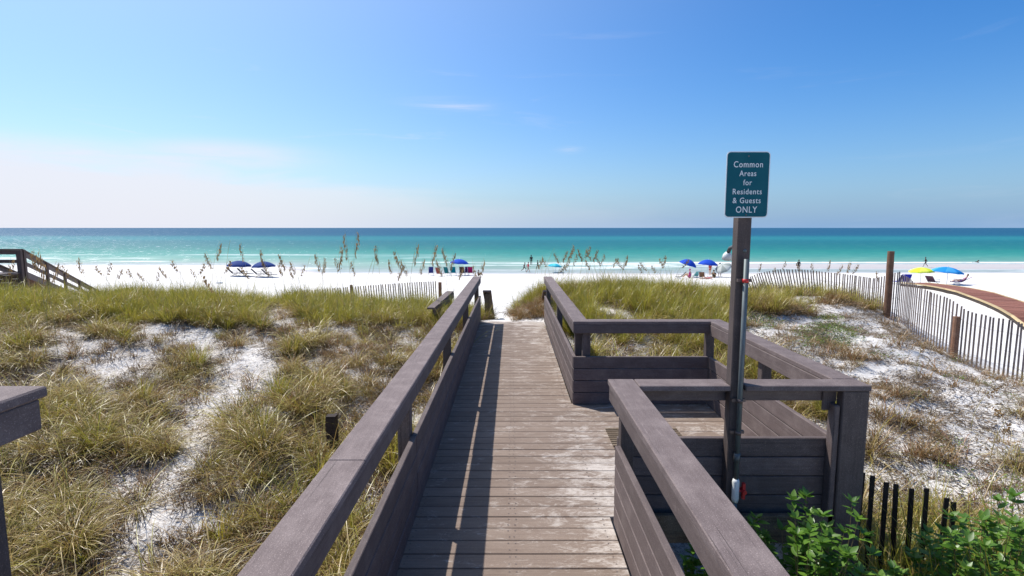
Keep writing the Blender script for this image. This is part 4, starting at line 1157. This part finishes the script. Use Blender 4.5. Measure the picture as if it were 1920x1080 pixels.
# ------------------------------------------------------------------ sea oats
def oat_mesh(seed, H=1.0):
    rng = random.Random(seed)
    bend = rng.uniform(.10, .30); ang = 0
    pts = []; 
    for i in range(12):
        t = i / 11; pts.append(Vector((bend * t ** 2.4, rng.uniform(-.004, .004), H * t * (1 - .10 * t * bend * 3))))
    V, Fc, T = [], [], []
    b = MB().tube(pts, [.0042 - .0022 * i / 11 for i in range(12)], 4, False)
    sv, sf = list(b.v), list(b.f)
    st = mesh_of('stalk', sv, sf, M['stalk'], True)
    a = st.attributes.new('tint', 'FLOAT_COLOR', 'POINT'); a.data.foreach_set('color', np.array([(rng.random() * .3 + .2, 1, 0, 1)] * len(sv), np.float32).ravel())
    # drooping panicle
    head = []
    n = rng.randint(34, 50)
    for i in range(n):
        t = .76 + .24 * (i / n); k = t * 11; i0 = min(int(k), 10); p = pts[i0].lerp(pts[i0 + 1], k - i0)
        an = rng.uniform(0, 6.28); out = rng.uniform(.012, .058) * (1.2 - abs(t - .88) * 4)
        q = p + Vector((abs(math.cos(an)) * out + .01, math.sin(an) * out, -rng.uniform(.0, .05)))
        ln = rng.uniform(.034, .054); w = rng.uniform(.012, .019)
        dn = Vector((rng.uniform(-.1, .5), rng.uniform(-.3, .3), -1)).normalized(); s = Vector((math.cos(an + 1), math.sin(an + 1), 0)) * w / 2
        bI = len(V); V += [q, q + dn * ln * .45 - s, q + dn * ln, q + dn * ln * .45 + s]; ti = rng.random(); T += [(ti, 1)] * 4; Fc.append((bI, bI + 1, bI + 2, bI + 3))
        s2 = Vector((-s.y, s.x, 0)); bI = len(V); V += [q, q + dn * ln * .45 - s2, q + dn * ln, q + dn * ln * .45 + s2]; T += [(ti, 1)] * 4; Fc.append((bI, bI + 1, bI + 2, bI + 3))
    hd = mesh_of('seed_head', V, Fc, M['oat'])
    a = hd.attributes.new('tint', 'FLOAT_COLOR', 'POINT'); a.data.foreach_set('color', np.array([(t[0], 1, 0, 1) for t in T], np.float32).ravel())
    return st, hd
def build_oats():
    protos = [oat_mesh(900 + i) for i in range(7)]
    left = [(78, 458, 9), (98, 486, 10), (178, 494, 13), (190, 492, 13), (332, 480, 12), (392, 468, 12), (396, 505, 10), (407, 450, 13), (428, 447, 13), (446, 455, 13), (484, 468, 12), (503, 482, 12),
            (222, 500, 13), (268, 505, 13), (300, 508, 13), (360, 500, 14), (550, 485, 13), (582, 478, 13), (612, 482, 13), (630, 478, 13), (641, 437, 11), (645, 462, 11), (675, 433, 11), (690, 478, 10), (655, 488, 12), (612, 490, 14),
            (752, 460, 11), (778, 450, 12), (812, 452, 12), (838, 455, 13), (828, 478, 12), (725, 486, 13), (700, 460, 13), (790, 480, 13), (860, 492, 13), (880, 485, 14), (900, 478, 14), (540, 500, 13), (520, 492, 13), (745, 492, 12)]
    left += [(x, y, Y) for x, y, Y in [(150, 478, 12), (205, 488, 12), (245, 498, 13), (310, 492, 12), (345, 497, 13), (372, 486, 12), (420, 480, 12), (465, 492, 12), (530, 470, 12), (568, 492, 13), (596, 470, 12), (705, 458, 12), (762, 478, 12), (846, 468, 13), (890, 492, 13.5), (55, 470, 11), (20, 480, 11), (120, 492, 12)]]
    right = [(1010, 475, 13.6), (1032, 460, 13.8), (1046, 470, 13.8), (1058, 466, 14), (1068, 462, 13.8), (1078, 458, 14), (1090, 462, 13.8), (1098, 455, 13.6), (1108, 460, 14), (1115, 464, 14), (1125, 478, 14), (1136, 475, 14),
             (1152, 480, 13.5), (1166, 478, 13), (1172, 485, 13), (1180, 478, 13.5), (1212, 486, 13), (1240, 480, 12.6), (1252, 478, 12.8), (1200, 492, 13), (1020, 480, 13.8), (1142, 488, 13.4), (1084, 474, 13.2), (1280, 480, 13),
             (1104, 482, 13.2), (1062, 484, 13.1), (1050, 490, 13.2), (1225, 494, 13.2)]
    far = [(1500, 490, 17), (1520, 492, 17), (1560, 487, 17), (1572, 490, 17), (1592, 486, 16.5), (1600, 489, 16.5), (1455, 500, 17), (1640, 508, 15), (1430, 492, 17), (1475, 488, 17)]
    fg = [(1735, 640, 8.2), (1860, 715, 6.5), (1875, 755, 6.2), (1620, 740, 6), (1725, 720, 6.3), (1905, 790, 5.6)]
    ORD = 'first second third fourth fifth sixth seventh eighth ninth tenth eleventh twelfth thirteenth fourteenth fifteenth sixteenth seventeenth eighteenth nineteenth twentieth'.split()
    TENS = {2: 'twenty', 3: 'thirty', 4: 'forty', 5: 'fifty', 6: 'sixty'}; TTH = {6: 'sixtieth', 3: 'thirtieth', 4: 'fortieth', 5: 'fiftieth'}
    def ordn(i):
        return ORD[i] if i < 20 else (TTH[(i + 1) // 10] if (i + 1) % 10 == 0 else TENS[(i + 1) // 10] + '-' + ORD[(i + 1) % 10 - 1])
    def run(lst, name, label, group, headless=.1):
        for i, (x, y, Y) in enumerate(sorted(lst)):
            st, hd = random.choice(protos)
            tip = atY(x, y, Y); k = random.choice((-1, 1))
            yaw = random.uniform(-.5, .5) if k > 0 else math.pi + random.uniform(-.5, .5)
            bend = .18
            bxp = tip.x - math.cos(yaw) * bend; byp = Y - math.sin(yaw) * bend
            z = gz(bxp, byp); H = max(.35, (tip.z - z))
            e = link(name, st, None, (bxp, byp, z - .02), (0, 0, yaw), (1, 1, H / .94))
            tag(e, label % ordn(i), 'sea oats', group)
            if random.random() > headless: link('seed_head', hd, e)
    run(left, 'sea_oat_stalk', '%s sea oat from the left on the crest left of the boardwalk', 'sea oats on the left dune crest')
    run(right, 'sea_oat_stalk', '%s sea oat from the left between the boardwalk end and sign post', 'sea oats right of the boardwalk end')
    run(far, 'sea_oat_stalk', '%s thin sea oat from the left above the curved sand fence', 'sea oats by the curved sand fence', 0)
    run(fg, 'sea_oat_stalk', '%s dry brown stalk from the left on the sandy right dune', 'dry stalks on the right hand dune', 0)
build_oats()

# ------------------------------------------------------------------ leafy bushes
def leaf_mesh(seed):
    rng = random.Random(seed); n = 5; V = []; Fc = []
    prof = [0, .30, .42, .36, .2, 0]
    for i in range(6):
        t = i / 5; z = -.10 * t * t; w = prof[i] * .55
        if i in (0, 5): V.append((t, 0, z)); continue
        V += [(t, -w, z + .07 * w / .2 * .3), (t, 0, z - .015), (t, w, z + .07 * w / .2 * .3)]
    Fc = [(0, 2, 1), (0, 3, 2)]
    for i in range(3):
        a = 1 + 3 * i; Fc += [(a, a + 1, a + 4, a + 3), (a + 1, a + 2, a + 5, a + 4)]
    Fc += [(10, 11, 13), (11, 12, 13)]
    me = mesh_of('leaf', V, Fc, M['leaf'], True)
    a = me.attributes.new('tint', 'FLOAT_COLOR', 'POINT'); ti = rng.random()
    a.data.foreach_set('color', np.array([(ti, 1, 0, 1)] * len(V), np.float32).ravel())
    return me
LEAVES = [leaf_mesh(i) for i in range(8)]
def build_bush(name, label, cx, cy, rx, ry, h, nstem, nleaf, seed, nobj=170, lmin=.045, lmax=.075):
    rng = random.Random(seed); z0 = gz(cx, cy)
    root = empty(name, (cx, cy, z0)); tag(root, label, 'bush')
    sb = MB(); spots = []
    for s in range(nstem):
        a = rng.uniform(0, 6.28); r = math.sqrt(rng.random())
        tx, ty = rx * r * math.cos(a), ry * r * math.sin(a); hh = h * (1 - .45 * r * r) * rng.uniform(.72, 1.0)
        pts = []
        for i in range(7):
            t = i / 6; pts.append(Vector((tx * (.25 + .75 * t) + rng.uniform(-.012, .012), ty * (.25 + .75 * t) + rng.uniform(-.012, .012), hh * t)))
        sb.tube(pts, [.005 - .0035 * i / 6 for i in range(7)], 5, False)
        for i in range(nleaf):
            t = .25 + .75 * rng.random() ** .75; k = t * 6; i0 = min(int(k), 5); p = pts[i0].lerp(pts[i0 + 1], k - i0)
            spots.append((p, rng.uniform(0, 6.28), rng.uniform(-.25, .75), rng.uniform(lmin, lmax), t))
        for j in range(7): spots.append((pts[-1], j * .9 + rng.random(), rng.uniform(.2, 1.0), rng.uniform(lmin, lmax) * .85, 1.3))
    sb.obj('stem', M['stalk'], root)
    def score(q): return -(q[0].y) * .6 + q[0].z + q[4] * .2
    spots.sort(key=score, reverse=True)
    for i, (p, yaw, pit, L_, t) in enumerate(spots[:nobj]):
        link('leaf', rng.choice(LEAVES), root, p, (rng.uniform(-.4, .4), -pit, yaw), (L_, L_, L_))
    V, Fc = [], []; T = []
    for (p, yaw, pit, L_, t) in spots[nobj:]:
        me = LEAVES[0]; mt = Matrix.Translation(p) @ Euler((rng.uniform(-.4, .4), -pit, yaw)).to_matrix().to_4x4() @ Matrix.Scale(L_, 4)
        b = len(V); ti = rng.random()
        for v in me.vertices: V.append(mt @ v.co); T.append(ti)
        for f in me.polygons: Fc.append(tuple(b + q for q in f.vertices))
    me = mesh_of('foliage', V, Fc, M['leaf'], True)
    a = me.attributes.new('tint', 'FLOAT_COLOR', 'POINT'); a.data.foreach_set('color', np.array([(t, 1, 0, 1) for t in T], np.float32).ravel())
    o = link('foliage', me, root); o['kind'] = 'stuff'
build_bush('leafy_bush', 'bright green leafy bush growing in front of the platform under the shower', 1.78, 2.98, .60, .38, 1.46, 84, 26, 3, 250, .05, .085)
build_bush('leafy_bush', 'low green leafy bush in the bottom right corner below the dark pickets', 2.92, 3.05, .52, .42, 1.20, 70, 26, 4, 250, .05, .085)
build_bush('leafy_bush', 'small dark leafy bush in the gap between the near rail and its side boards', 1.27, 3.24, .34, .20, 1.02, 40, 24, 5, 120, .05, .08)
build_bush('leafy_bush', 'small light green leafy bush at the right edge beside the corner bush', 3.52, 3.32, .36, .36, 1.10, 36, 24, 6, 150, .05, .08)

# ------------------------------------------------------------------ beach things
def cloth(name, c, rough=.8): return mat(name, c, rough, spec=.2)
def umbrella(name, label, base, rad, hgt, cols, tilt=(0, 0), drop=.30, group=None, pole=True):
    root = empty(name, base); tag(root, label, 'umbrella', group)
    tx, ty = tilt; hp = Vector((0, 0, hgt))
    rot = Euler((ty, tx, 0)).to_matrix()
    mats = [cloth(name + '_cloth', c) for c in cols]
    V, Fc, mi = [], [], []
    ns, nr = 32, 6
    def pt(i, j):
        a = 2 * math.pi * i / ns; t = j / nr
        sc = 1 - .055 * (1 - abs(math.cos(a * 4))) * t      # straight hems between ribs
        x, y = rad * t * sc * math.cos(a), rad * t * sc * math.sin(a)
        return hp + rot @ Vector((x, y, -drop * rad * (t ** 2.0) + 0.0))
    V.append(pt(0, 0))
    for j in range(1, nr + 1):
        for i in range(ns): V.append(pt(i, j))
    for i in range(ns): V.append(pt(i, nr) + rot @ Vector((0, 0, -.11)) * (1.0 - .25 * abs(math.sin(2 * math.pi * i / ns * 4))))
    for i in range(ns):
        i2 = (i + 1) % ns; Fc.append((0, 1 + i, 1 + i2)); mi.append((i * 8 // ns) % len(cols))
        for j in range(nr):
            a, b = 1 + j * ns, 1 + (j + 1) * ns
            Fc.append((a + i, b + i, b + i2, a + i2)); mi.append((i * 8 // ns) % len(cols))
    me = mesh_of('canopy', V, Fc, None, True)
    for m in mats: me.materials.append(m)
    me.polygons.foreach_set('material_index', mi)
    link('canopy', me, root)
    MB().tube([(0, 0, -.35), (0, 0, hgt * .55), hp + rot @ Vector((0, 0, .05))], .022, 8).obj('pole', M['pole'], root)
    for q in range(8):
        a = 2 * math.pi * q / 8
        e = hp + rot @ Vector((rad * .97 * math.cos(a), rad * .97 * math.sin(a), -drop * rad * .94 - .01)); mid = hp + rot @ Vector((rad * .5 * math.cos(a), rad * .5 * math.sin(a), -drop * rad * .25 - .02))
        MB().tube([hp, mid, e], .007, 4).obj('rib', M['pole'], root)
    MB().tube([hp + rot @ Vector((0, 0, .0)), hp + rot @ Vector((0, 0, .10))], [.02, .008], 6).obj('finial', M['pole'], root)
    return root
M['pole'] = mat('white_metal_pole', (.75, .75, .75), .4)
M['chairwood'] = mat('beach_chair_wood', (.16, .12, .09), .7)
def chair(label, base, yaw, col, group=None, recline=.55, seat_h=.28, width=.62, wood_=False, frame=None, cat='chair', name='beach_chair', L_=.55, legrest=0.0):
    root = empty(name, base, (0, 0, yaw)); tag(root, label, cat, group)
    fm = frame or M['pole']; cm = cloth('chair_cloth', col)
    w = width / 2
    # seat faces local +Y
    s = MB().box(-w + .03, w - .03, -.05, L_, seat_h - .03, seat_h); s.obj('seat', cm, root)
    bm_ = Matrix.Translation((0, -.05, seat_h)) @ Matrix.Rotation(recline, 4, 'X')
    MB().box(-w + .03, w - .03, -.02, .015, .0, .78, bm_).obj('backrest', cm, root)
    if legrest: MB().box(-w + .05, w - .05, L_ + .01, L_ + legrest, seat_h - .06, seat_h - .03).obj('leg_rest', cm, root)
    for sx in (-1, 1):
        x = sx * w
        MB().tube([(x, L_, seat_h), (x * 1.0, -.22, -.05)], .018, 6).obj('leg', fm, root)
        MB().tube([(x, L_ - .02, -.05), (x, -.05, seat_h), tuple(bm_ @ Vector((x, 0, .78)))], .018, 6).obj('frame', fm, root)
        MB().box(x - .03, x + .03, -.12, L_ * .8, seat_h + .20, seat_h + .225).obj('armrest', M['chairwood'] if wood_ else fm, root)
        MB().tube([(x, L_ * .7, seat_h), (x, L_ * .7, seat_h + .2)], .014, 6).obj('arm_support', fm, root)
    return root

SKIN = [mat('skin_light', (.55, .33, .23), .6), mat('skin_tan', (.34, .18, .11), .6), mat('skin_dark', (.13, .07, .045), .6)]
HAIR = mat('dark_hair', (.03, .02, .015), .7); HAIR2 = mat('brown_hair', (.14, .08, .04), .7)
def skin_mesh(name, pts, edges, radii, m, root_i=0, lev=1):
    me = bpy.data.meshes.new(name + '_src'); me.from_pydata([tuple(p) for p in pts], edges, [])
    o = bpy.data.objects.new(name + '_src', me); COL.objects.link(o)
    md = o.modifiers.new('skin', 'SKIN'); md.use_smooth_shade = True
    for i, r in enumerate(radii):
        sv = me.skin_vertices[0].data[i]; sv.radius = (r, r) if not isinstance(r, tuple) else r; sv.use_root = (i == root_i)
    sd = o.modifiers.new('sub', 'SUBSURF'); sd.levels = lev; sd.render_levels = lev
    dg = bpy.context.evaluated_depsgraph_get(); ev = o.evaluated_get(dg)
    res = bpy.data.meshes.new_from_object(ev); res.name = name; res.materials.clear(); res.materials.append(m)
    bpy.data.objects.remove(o)
    return res
POSES = {
    'stand': dict(pel=(0, 0, .95), che=(0, .01, 1.28), nec=(0, .0, 1.46), head=(0, .03, 1.60), top=(0, .03, 1.70), kn=[(-.10, .02, .50), (.10, .02, .50)], an=[(-.11, -.02, .08), (.11, -.02, .08)], el=[(-.27, -.02, 1.12), (.27, -.02, 1.12)], wr=[(-.29, .10, .88), (.29, .10, .88)]),
    'walk': dict(pel=(0, 0, .93), che=(0, .03, 1.26), nec=(0, .04, 1.44), head=(0, .08, 1.58), top=(0, .08, 1.68), kn=[(-.10, .20, .54), (.10, -.06, .50)], an=[(-.10, .28, .12), (.10, -.36, .18)], el=[(-.26, -.16, 1.14), (.26, .12, 1.12)], wr=[(-.27, -.14, .90), (.25, .32, 1.02)]),
    'run': dict(pel=(0, 0, .90), che=(0, .08, 1.22), nec=(0, .12, 1.39), head=(0, .17, 1.52), top=(0, .18, 1.62), kn=[(-.10, .32, .62), (.10, -.10, .50)], an=[(-.10, .30, .18), (.10, -.50, .34)], el=[(-.26, -.20, 1.12), (.26, .20, 1.10)], wr=[(-.26, -.02, .96), (.22, .42, 1.14)]),
    'sit': dict(pel=(0, 0, .12), che=(0, -.04, .46), nec=(0, -.02, .63), head=(0, .02, .77), top=(0, .02, .87), kn=[(-.14, .38, .40), (.14, .38, .40)], an=[(-.12, .68, .06), (.12, .68, .06)], el=[(-.26, .08, .36), (.26, .08, .36)], wr=[(-.16, .30, .42), (.16, .30, .42)]),
    'recline': dict(pel=(0, 0, .38), che=(0, -.22, .62), nec=(0, -.33, .76), head=(0, -.36, .89), top=(0, -.37, .99), kn=[(-.12, .44, .46), (.12, .44, .46)], an=[(-.12, .82, .26), (.12, .82, .26)], el=[(-.28, -.08, .52), (.28, -.08, .52)], wr=[(-.24, .16, .52), (.24, .16, .52)]),
    'lie': dict(pel=(0, 0, .12), che=(0, -.33, .15), nec=(0, -.50, .20), head=(0, -.62, .26), top=(0, -.70, .33), kn=[(-.10, .45, .13), (.12, .42, .30)], an=[(-.10, .88, .07), (.12, .70, .06)], el=[(-.28, -.34, .06), (.28, -.34, .06)], wr=[(-.30, -.56, .06), (.20, -.10, .2)]),
    'swim': dict(pel=(0, 0, -.02), che=(0, -.30, .12), nec=(0, -.44, .20), head=(0, -.54, .28), top=(0, -.58, .37), kn=[(-.12, .35, .10), (.12, .42, -.02)], an=[(-.10, .80, -.04), (.10, .86, -.04)], el=[(-.28, -.34, .0), (.28, -.34, .0)], wr=[(-.30, -.50, -.05), (.30, -.50, -.05)]),
}
def person(label, base, pose, yaw, scale=1.0, skin=0, top=None, bottom=(.03, .04, .10), hair=HAIR, hat=None):
    q = POSES[pose]; V = Vector
    pel, che, nec, head, topv = (V(q[x]) for x in ('pel', 'che', 'nec', 'head', 'top'))
    up = (che - pel).normalized(); sh = [che + up * .10 + V((s * .175, 0, 0)) for s in (-1, 1)]; hp = [pel + V((s * .095, 0, -.02)) for s in (-1, 1)]
    pts = [pel, che, nec, head, topv]; ed = [(0, 1), (1, 2), (2, 3), (3, 4)]; rd = [(.13, .10), (.145, .10), .052, .088, .075]
    for s in (0, 1):
        b = len(pts); an = V(q['an'][s]); kn = V(q['kn'][s])
        fwd = V((0, .15, -.03)) if pose not in ('lie', 'recline', 'sit') else V((0, .05, .12))
        pts += [hp[s], kn, an, an + fwd]; ed += [(0, b), (b, b + 1), (b + 1, b + 2), (b + 2, b + 3)]; rd += [.088, .058, .038, .03]
        b = len(pts); el = V(q['el'][s]); wr = V(q['wr'][s]); hd = wr + (wr - el).normalized() * .09
        pts += [sh[s], el, wr, hd]; ed += [(1, b), (b, b + 1), (b + 1, b + 2), (b + 2, b + 3)]; rd += [.052, .036, .026, .034]
    root = link('person', skin_mesh('body', pts, ed, rd, SKIN[skin]), None, base, (0, 0, yaw), (scale,) * 3)
    tag(root, label, 'person')
    if bottom is not None:
        c = cloth('swim_bottoms', bottom)
        P = [pel + up * .05, pel] + [hp[0], hp[0].lerp(V(q['kn'][0]), .45), hp[1], hp[1].lerp(V(q['kn'][1]), .45)]
        link('swim_bottoms', skin_mesh('swim_bottoms', P, [(0, 1), (1, 2), (2, 3), (1, 4), (4, 5)], [(.142, .112), (.145, .115), .10, .088, .10, .088], c, 1), root)
    if top is not None:
        c = cloth('shirt', top)
        P = [pel + up * .10, pel.lerp(che, .6), che + up * .07] + [sh[0], sh[0].lerp(V(q['el'][0]), .5), sh[1], sh[1].lerp(V(q['el'][1]), .5)]
        link('shirt', skin_mesh('shirt', P, [(0, 1), (1, 2), (2, 3), (3, 4), (2, 5), (5, 6)], [(.145, .115), (.15, .115), (.14, .105), .064, .054, .064, .054], c, 1), root)
    bm = bmesh.new(); bmesh.ops.create_icosphere(bm, subdivisions=2, radius=.098)
    for v in bm.verts:
        v.co.z *= 1.05
    bmesh.ops.delete(bm, geom=[v for v in bm.verts if (v.co.y > .045 and v.co.z < .03) or v.co.z < -.075], context='VERTS')
    me = bpy.data.meshes.new('hair'); bm.to_mesh(me); bm.free(); me.materials.append(cloth('hat_cloth', hat) if hat else hair)
    link('hair' if not hat else 'hat', me, root, tuple(head.lerp(topv, .45) + V((0, -.018, .015))))
    # nose and ears keep the face readable
    f = MB(); hc = head.lerp(topv, .25)
    f.tube([hc + V((0, .082, .02)), hc + V((0, .105, -.005))], [.008, .013], 5)
    for s in (-1, 1): f.box(hc.x + s * .088 - .006, hc.x + s * .088 + .006, hc.y - .015, hc.y + .012, hc.z - .02, hc.z + .03)
    f.obj('face_features', SKIN[skin], root)
    return root
def on_beach(x, y):
    """where the ray through this pixel meets the ground"""
    Y0 = 30.0
    for it in range(600):
        p = atY(x, y, Y0)
        if p.z <= max(gz(p.x, p.y), SEA): return Vector((p.x, p.y, max(gz(p.x, p.y), SEA - .1)))
        Y0 += .15
    return p
NAVY, BLUE = (.014, .045, .20), (.008, .065, .48)
CHAIRS_N = 'navy beach chairs under the two left umbrellas'
a = on_beach(450, 517.5); umbrella('beach_umbrella', 'left one of the two navy umbrellas on the beach at left', a, 1.27, 1.72, [NAVY], (.05, 0), .42)
b = on_beach(495, 519); umbrella('beach_umbrella', 'right one of the two navy umbrellas on the beach at left', b, 1.27, 1.72, [NAVY], (-.03, 0), .42)
for c, side in ((a, 'left'), (b, 'right')):
    for j, dx in enumerate((-.70, .45)):
        p = c + Vector((dx, -.15, 0)); p.z = gz(p.x, p.y)
        chair(f'{"left" if j == 0 else "right"} navy lounge chair under the {side} navy umbrella', p, -math.pi / 2 + .25, (.015, .02, .05), CHAIRS_N, .75, .32, .60, True, M['chairwood'], name='lounge_chair', L_=.6, legrest=.45)
c = on_beach(862, 516.5); umbrella('beach_umbrella', 'bright blue umbrella above the row of coloured chairs', c, 1.10, 2.0, [BLUE], (.06, 0), .40)
for (x, dy, col, lab, yw) in ((808, 0, (.02, .03, .16), 'navy beach chair at the left end of the chair row', .2), (823, 3, (.22, .06, .05), 'maroon beach chair beside the navy one in the chair row', -.5), (838, 1, (.01, .13, .15), 'dark green beach chair left of the teal one', -.4),
                             (850, 0, (.0, .20, .26), 'teal beach chair left of the blue umbrella pole', 0), (867, 0, (.07, .04, .035), 'dark brown beach chair right of the blue umbrella pole', -.2), (875.5, -.5, (.09, .02, .16), 'purple beach chair next to the crimson one', .3), (882, 0, (.33, .01, .09), 'crimson beach chair at the right end of the chair row', .0)):
    p = on_beach(x, 516.5 + dy * .6); p.z = gz(p.x, p.y)
    chair(lab, p, yw, col, 'coloured beach chairs by the blue umbrella', .38, .34, .62)
p = on_beach(897, 517.5); person('dark figure sitting on the sand right of the chair row', p, 'sit', -1.2, .8, 2, None, (.01, .01, .015))
p = on_beach(982.5, 509.5); person('slim child in dark swimwear running at the edge of the water', p, 'run', -1.9, .82, 2, None, (.01, .01, .02))
p = on_beach(990, 511.5); person('child in a red shirt walking at the edge of the water', p, 'walk', -1.3, .86, 1, (.62, .03, .06), (.45, .02, .05))
p = on_beach(996, 497); person('dark figure wading in the water behind the child in red', p, 'stand', .3, 1.0, 2, (.01, .01, .015), (.01, .01, .015))
p = on_beach(1008.5, 505); person('person in black standing in the shallows right of the child in red', p, 'walk', 1.2, .82, 2, (.01, .01, .015), (.01, .01, .015))
c = on_beach(1041, 511); umbrella('beach_umbrella', 'light turquoise umbrella low behind the grassy mound', c, .92, 1.25, [(.03, .42, .55), (.10, .58, .66)], (.10, 0), .36)
c = on_beach(1292, 519); umbrella('beach_umbrella', 'pointed blue umbrella tilted left above the person in magenta', c, 1.02, 2.02, [BLUE], (.30, .1), .55)
c = on_beach(1327, 519); umbrella('beach_umbrella', 'round blue umbrella next to the grey tilted ones', c, 1.12, 2.02, [BLUE], (.08, 0), .48)
p = on_beach(1293, 521.5); p.z = gz(p.x, p.y); person('person in a magenta hooded wrap sitting beneath the pointed blue umbrella', p, 'sit', .9, 1.15, 0, (.42, .01, .22), (.42, .04, .22), hat=(.42, .01, .22))
p = on_beach(1331, 517); person('person in a red bikini standing beneath the round blue umbrella', p, 'stand', .4, .92, 0, (.50, .04, .03), (.40, .03, .03), HAIR2)
p = on_beach(1338, 521); person('person in dark patterned clothes sitting on the shaded sand', p, 'sit', -.5, 1.0, 1, (.03, .02, .02), (.10, .02, .02))
p = on_beach(1326, 523.5); person('person in pink lying on the sand in front of the round blue umbrella', p, 'lie', 1.4, .9, 0, (.65, .20, .20), (.60, .15, .15))
p = on_beach(1349, 519); person('person standing half hidden by the grey striped umbrella', p, 'stand', 0, .95, 1, None, (.02, .02, .03))
c = on_beach(1353, 520); umbrella('beach_umbrella', 'grey and white striped umbrella tipped over near the sign post', c, .92, 1.40, [(.50, .52, .48), (.30, .33, .30)], (-.55, .35), .40)
for (x, y, col, lab, yw) in ((1276, 522.5, (.02, .025, .03), 'black folded beach chair left of the person in magenta', 1.4), (1304, 521, (.12, .36, .38), 'pale teal chair right of the person in magenta', .2), (1316, 522.5, (.14, .07, .05), 'brown chair left of the person lying in pink', -.4)):
    p = on_beach(x, y); p.z = gz(p.x, p.y); chair(lab, p, yw, col, None, .8, .22, .6)
def bin_():
    q = atY(411, 530, 50); z = gz(q.x, 50)
    root = empty('trash_bin', (q.x, 50, z)); tag(root, 'teal grey rubbish barrel on the beach behind the left crest grass', 'bin')
    m = mat('bin_paint', (.06, .16, .19), .5)
    n = 20; pr = [(.0, .22), (.02, .26), (.33, .285), (.36, .295), (.39, .285), (.68, .28), (.71, .29), (.74, .28), (1.0, .27), (1.02, .26)]
    b = MB(); b.tube([(0, 0, h * (q.z - z)) for h, r in pr], [r for h, r in pr], n); b.obj('barrel', m, root, smooth=False)
    MB().tube([(0, 0, 1.0 * (q.z - z) + .003), (0, 0, 1.0 * (q.z - z) + .045)], [.30, .27], n).obj('rim', M['pole'], root)
bin_()
# right hand group
c = on_beach(1725, 533); umbrella('beach_umbrella', 'yellow green umbrella on the beach near the red walkway', c, .98, 1.55, [(.62, .72, .04), (.70, .78, .10)], (-.05, 0), .34)
c = on_beach(1775, 534); umbrella('beach_umbrella', 'wide azure umbrella right of the yellow one', c, 1.22, 1.62, [(.01, .23, .60), (.05, .33, .70)], (.10, .05), .34)
p = on_beach(1735, 501); person('dark haired person at the water behind the yellow umbrella', p, 'walk', 1.0, .9, 2, (.02, .02, .02), (.02, .02, .03))
p = on_beach(1827, 492); person('dark figure lying in the surf at far right', p, 'swim', 1.6, 1.2, 2, (.01, .01, .01), (.01, .01, .01))
p = on_beach(1836, 492.5); person('small dark swimmer beside the figure in the surf', p, 'swim', -1.2, .8, 2, None, (.01, .01, .01))
p = on_beach(1747, 533.5); chair('patterned beach chair between the yellow and azure umbrellas', p, -1.1, (.10, .05, .08), None, .8, .26, .66, L_=.75)
p = on_beach(1803, 533.5); chair('purple reclining beach chair right of the azure umbrella', p, .9, (.16, .05, .16), None, .95, .26, .66, L_=.8)
person('person in violet reclining in the purple beach chair', on_beach(1803, 533.5) + Vector((0, 0, -.06)), 'recline', .9, 1.0, 0, (.28, .08, .26), (.12, .05, .2), HAIR2, None)
p = on_beach(1686, 533.5); chair('left one of the two royal blue chairs beside the tall brown post', p, .3, (.012, .02, .34), 'royal blue beach chairs', .5, .28, .66)
p = on_beach(1697, 533.5); chair('right one of the two royal blue chairs beside the tall brown post', p, -.2, (.012, .02, .34), 'royal blue beach chairs', .5, .28, .66)
p = on_beach(1497, 508); person('person in the runnel seen just above the curved sand fence', p, 'stand', 0, .95, 2, (.02, .02, .02), (.02, .02, .03))
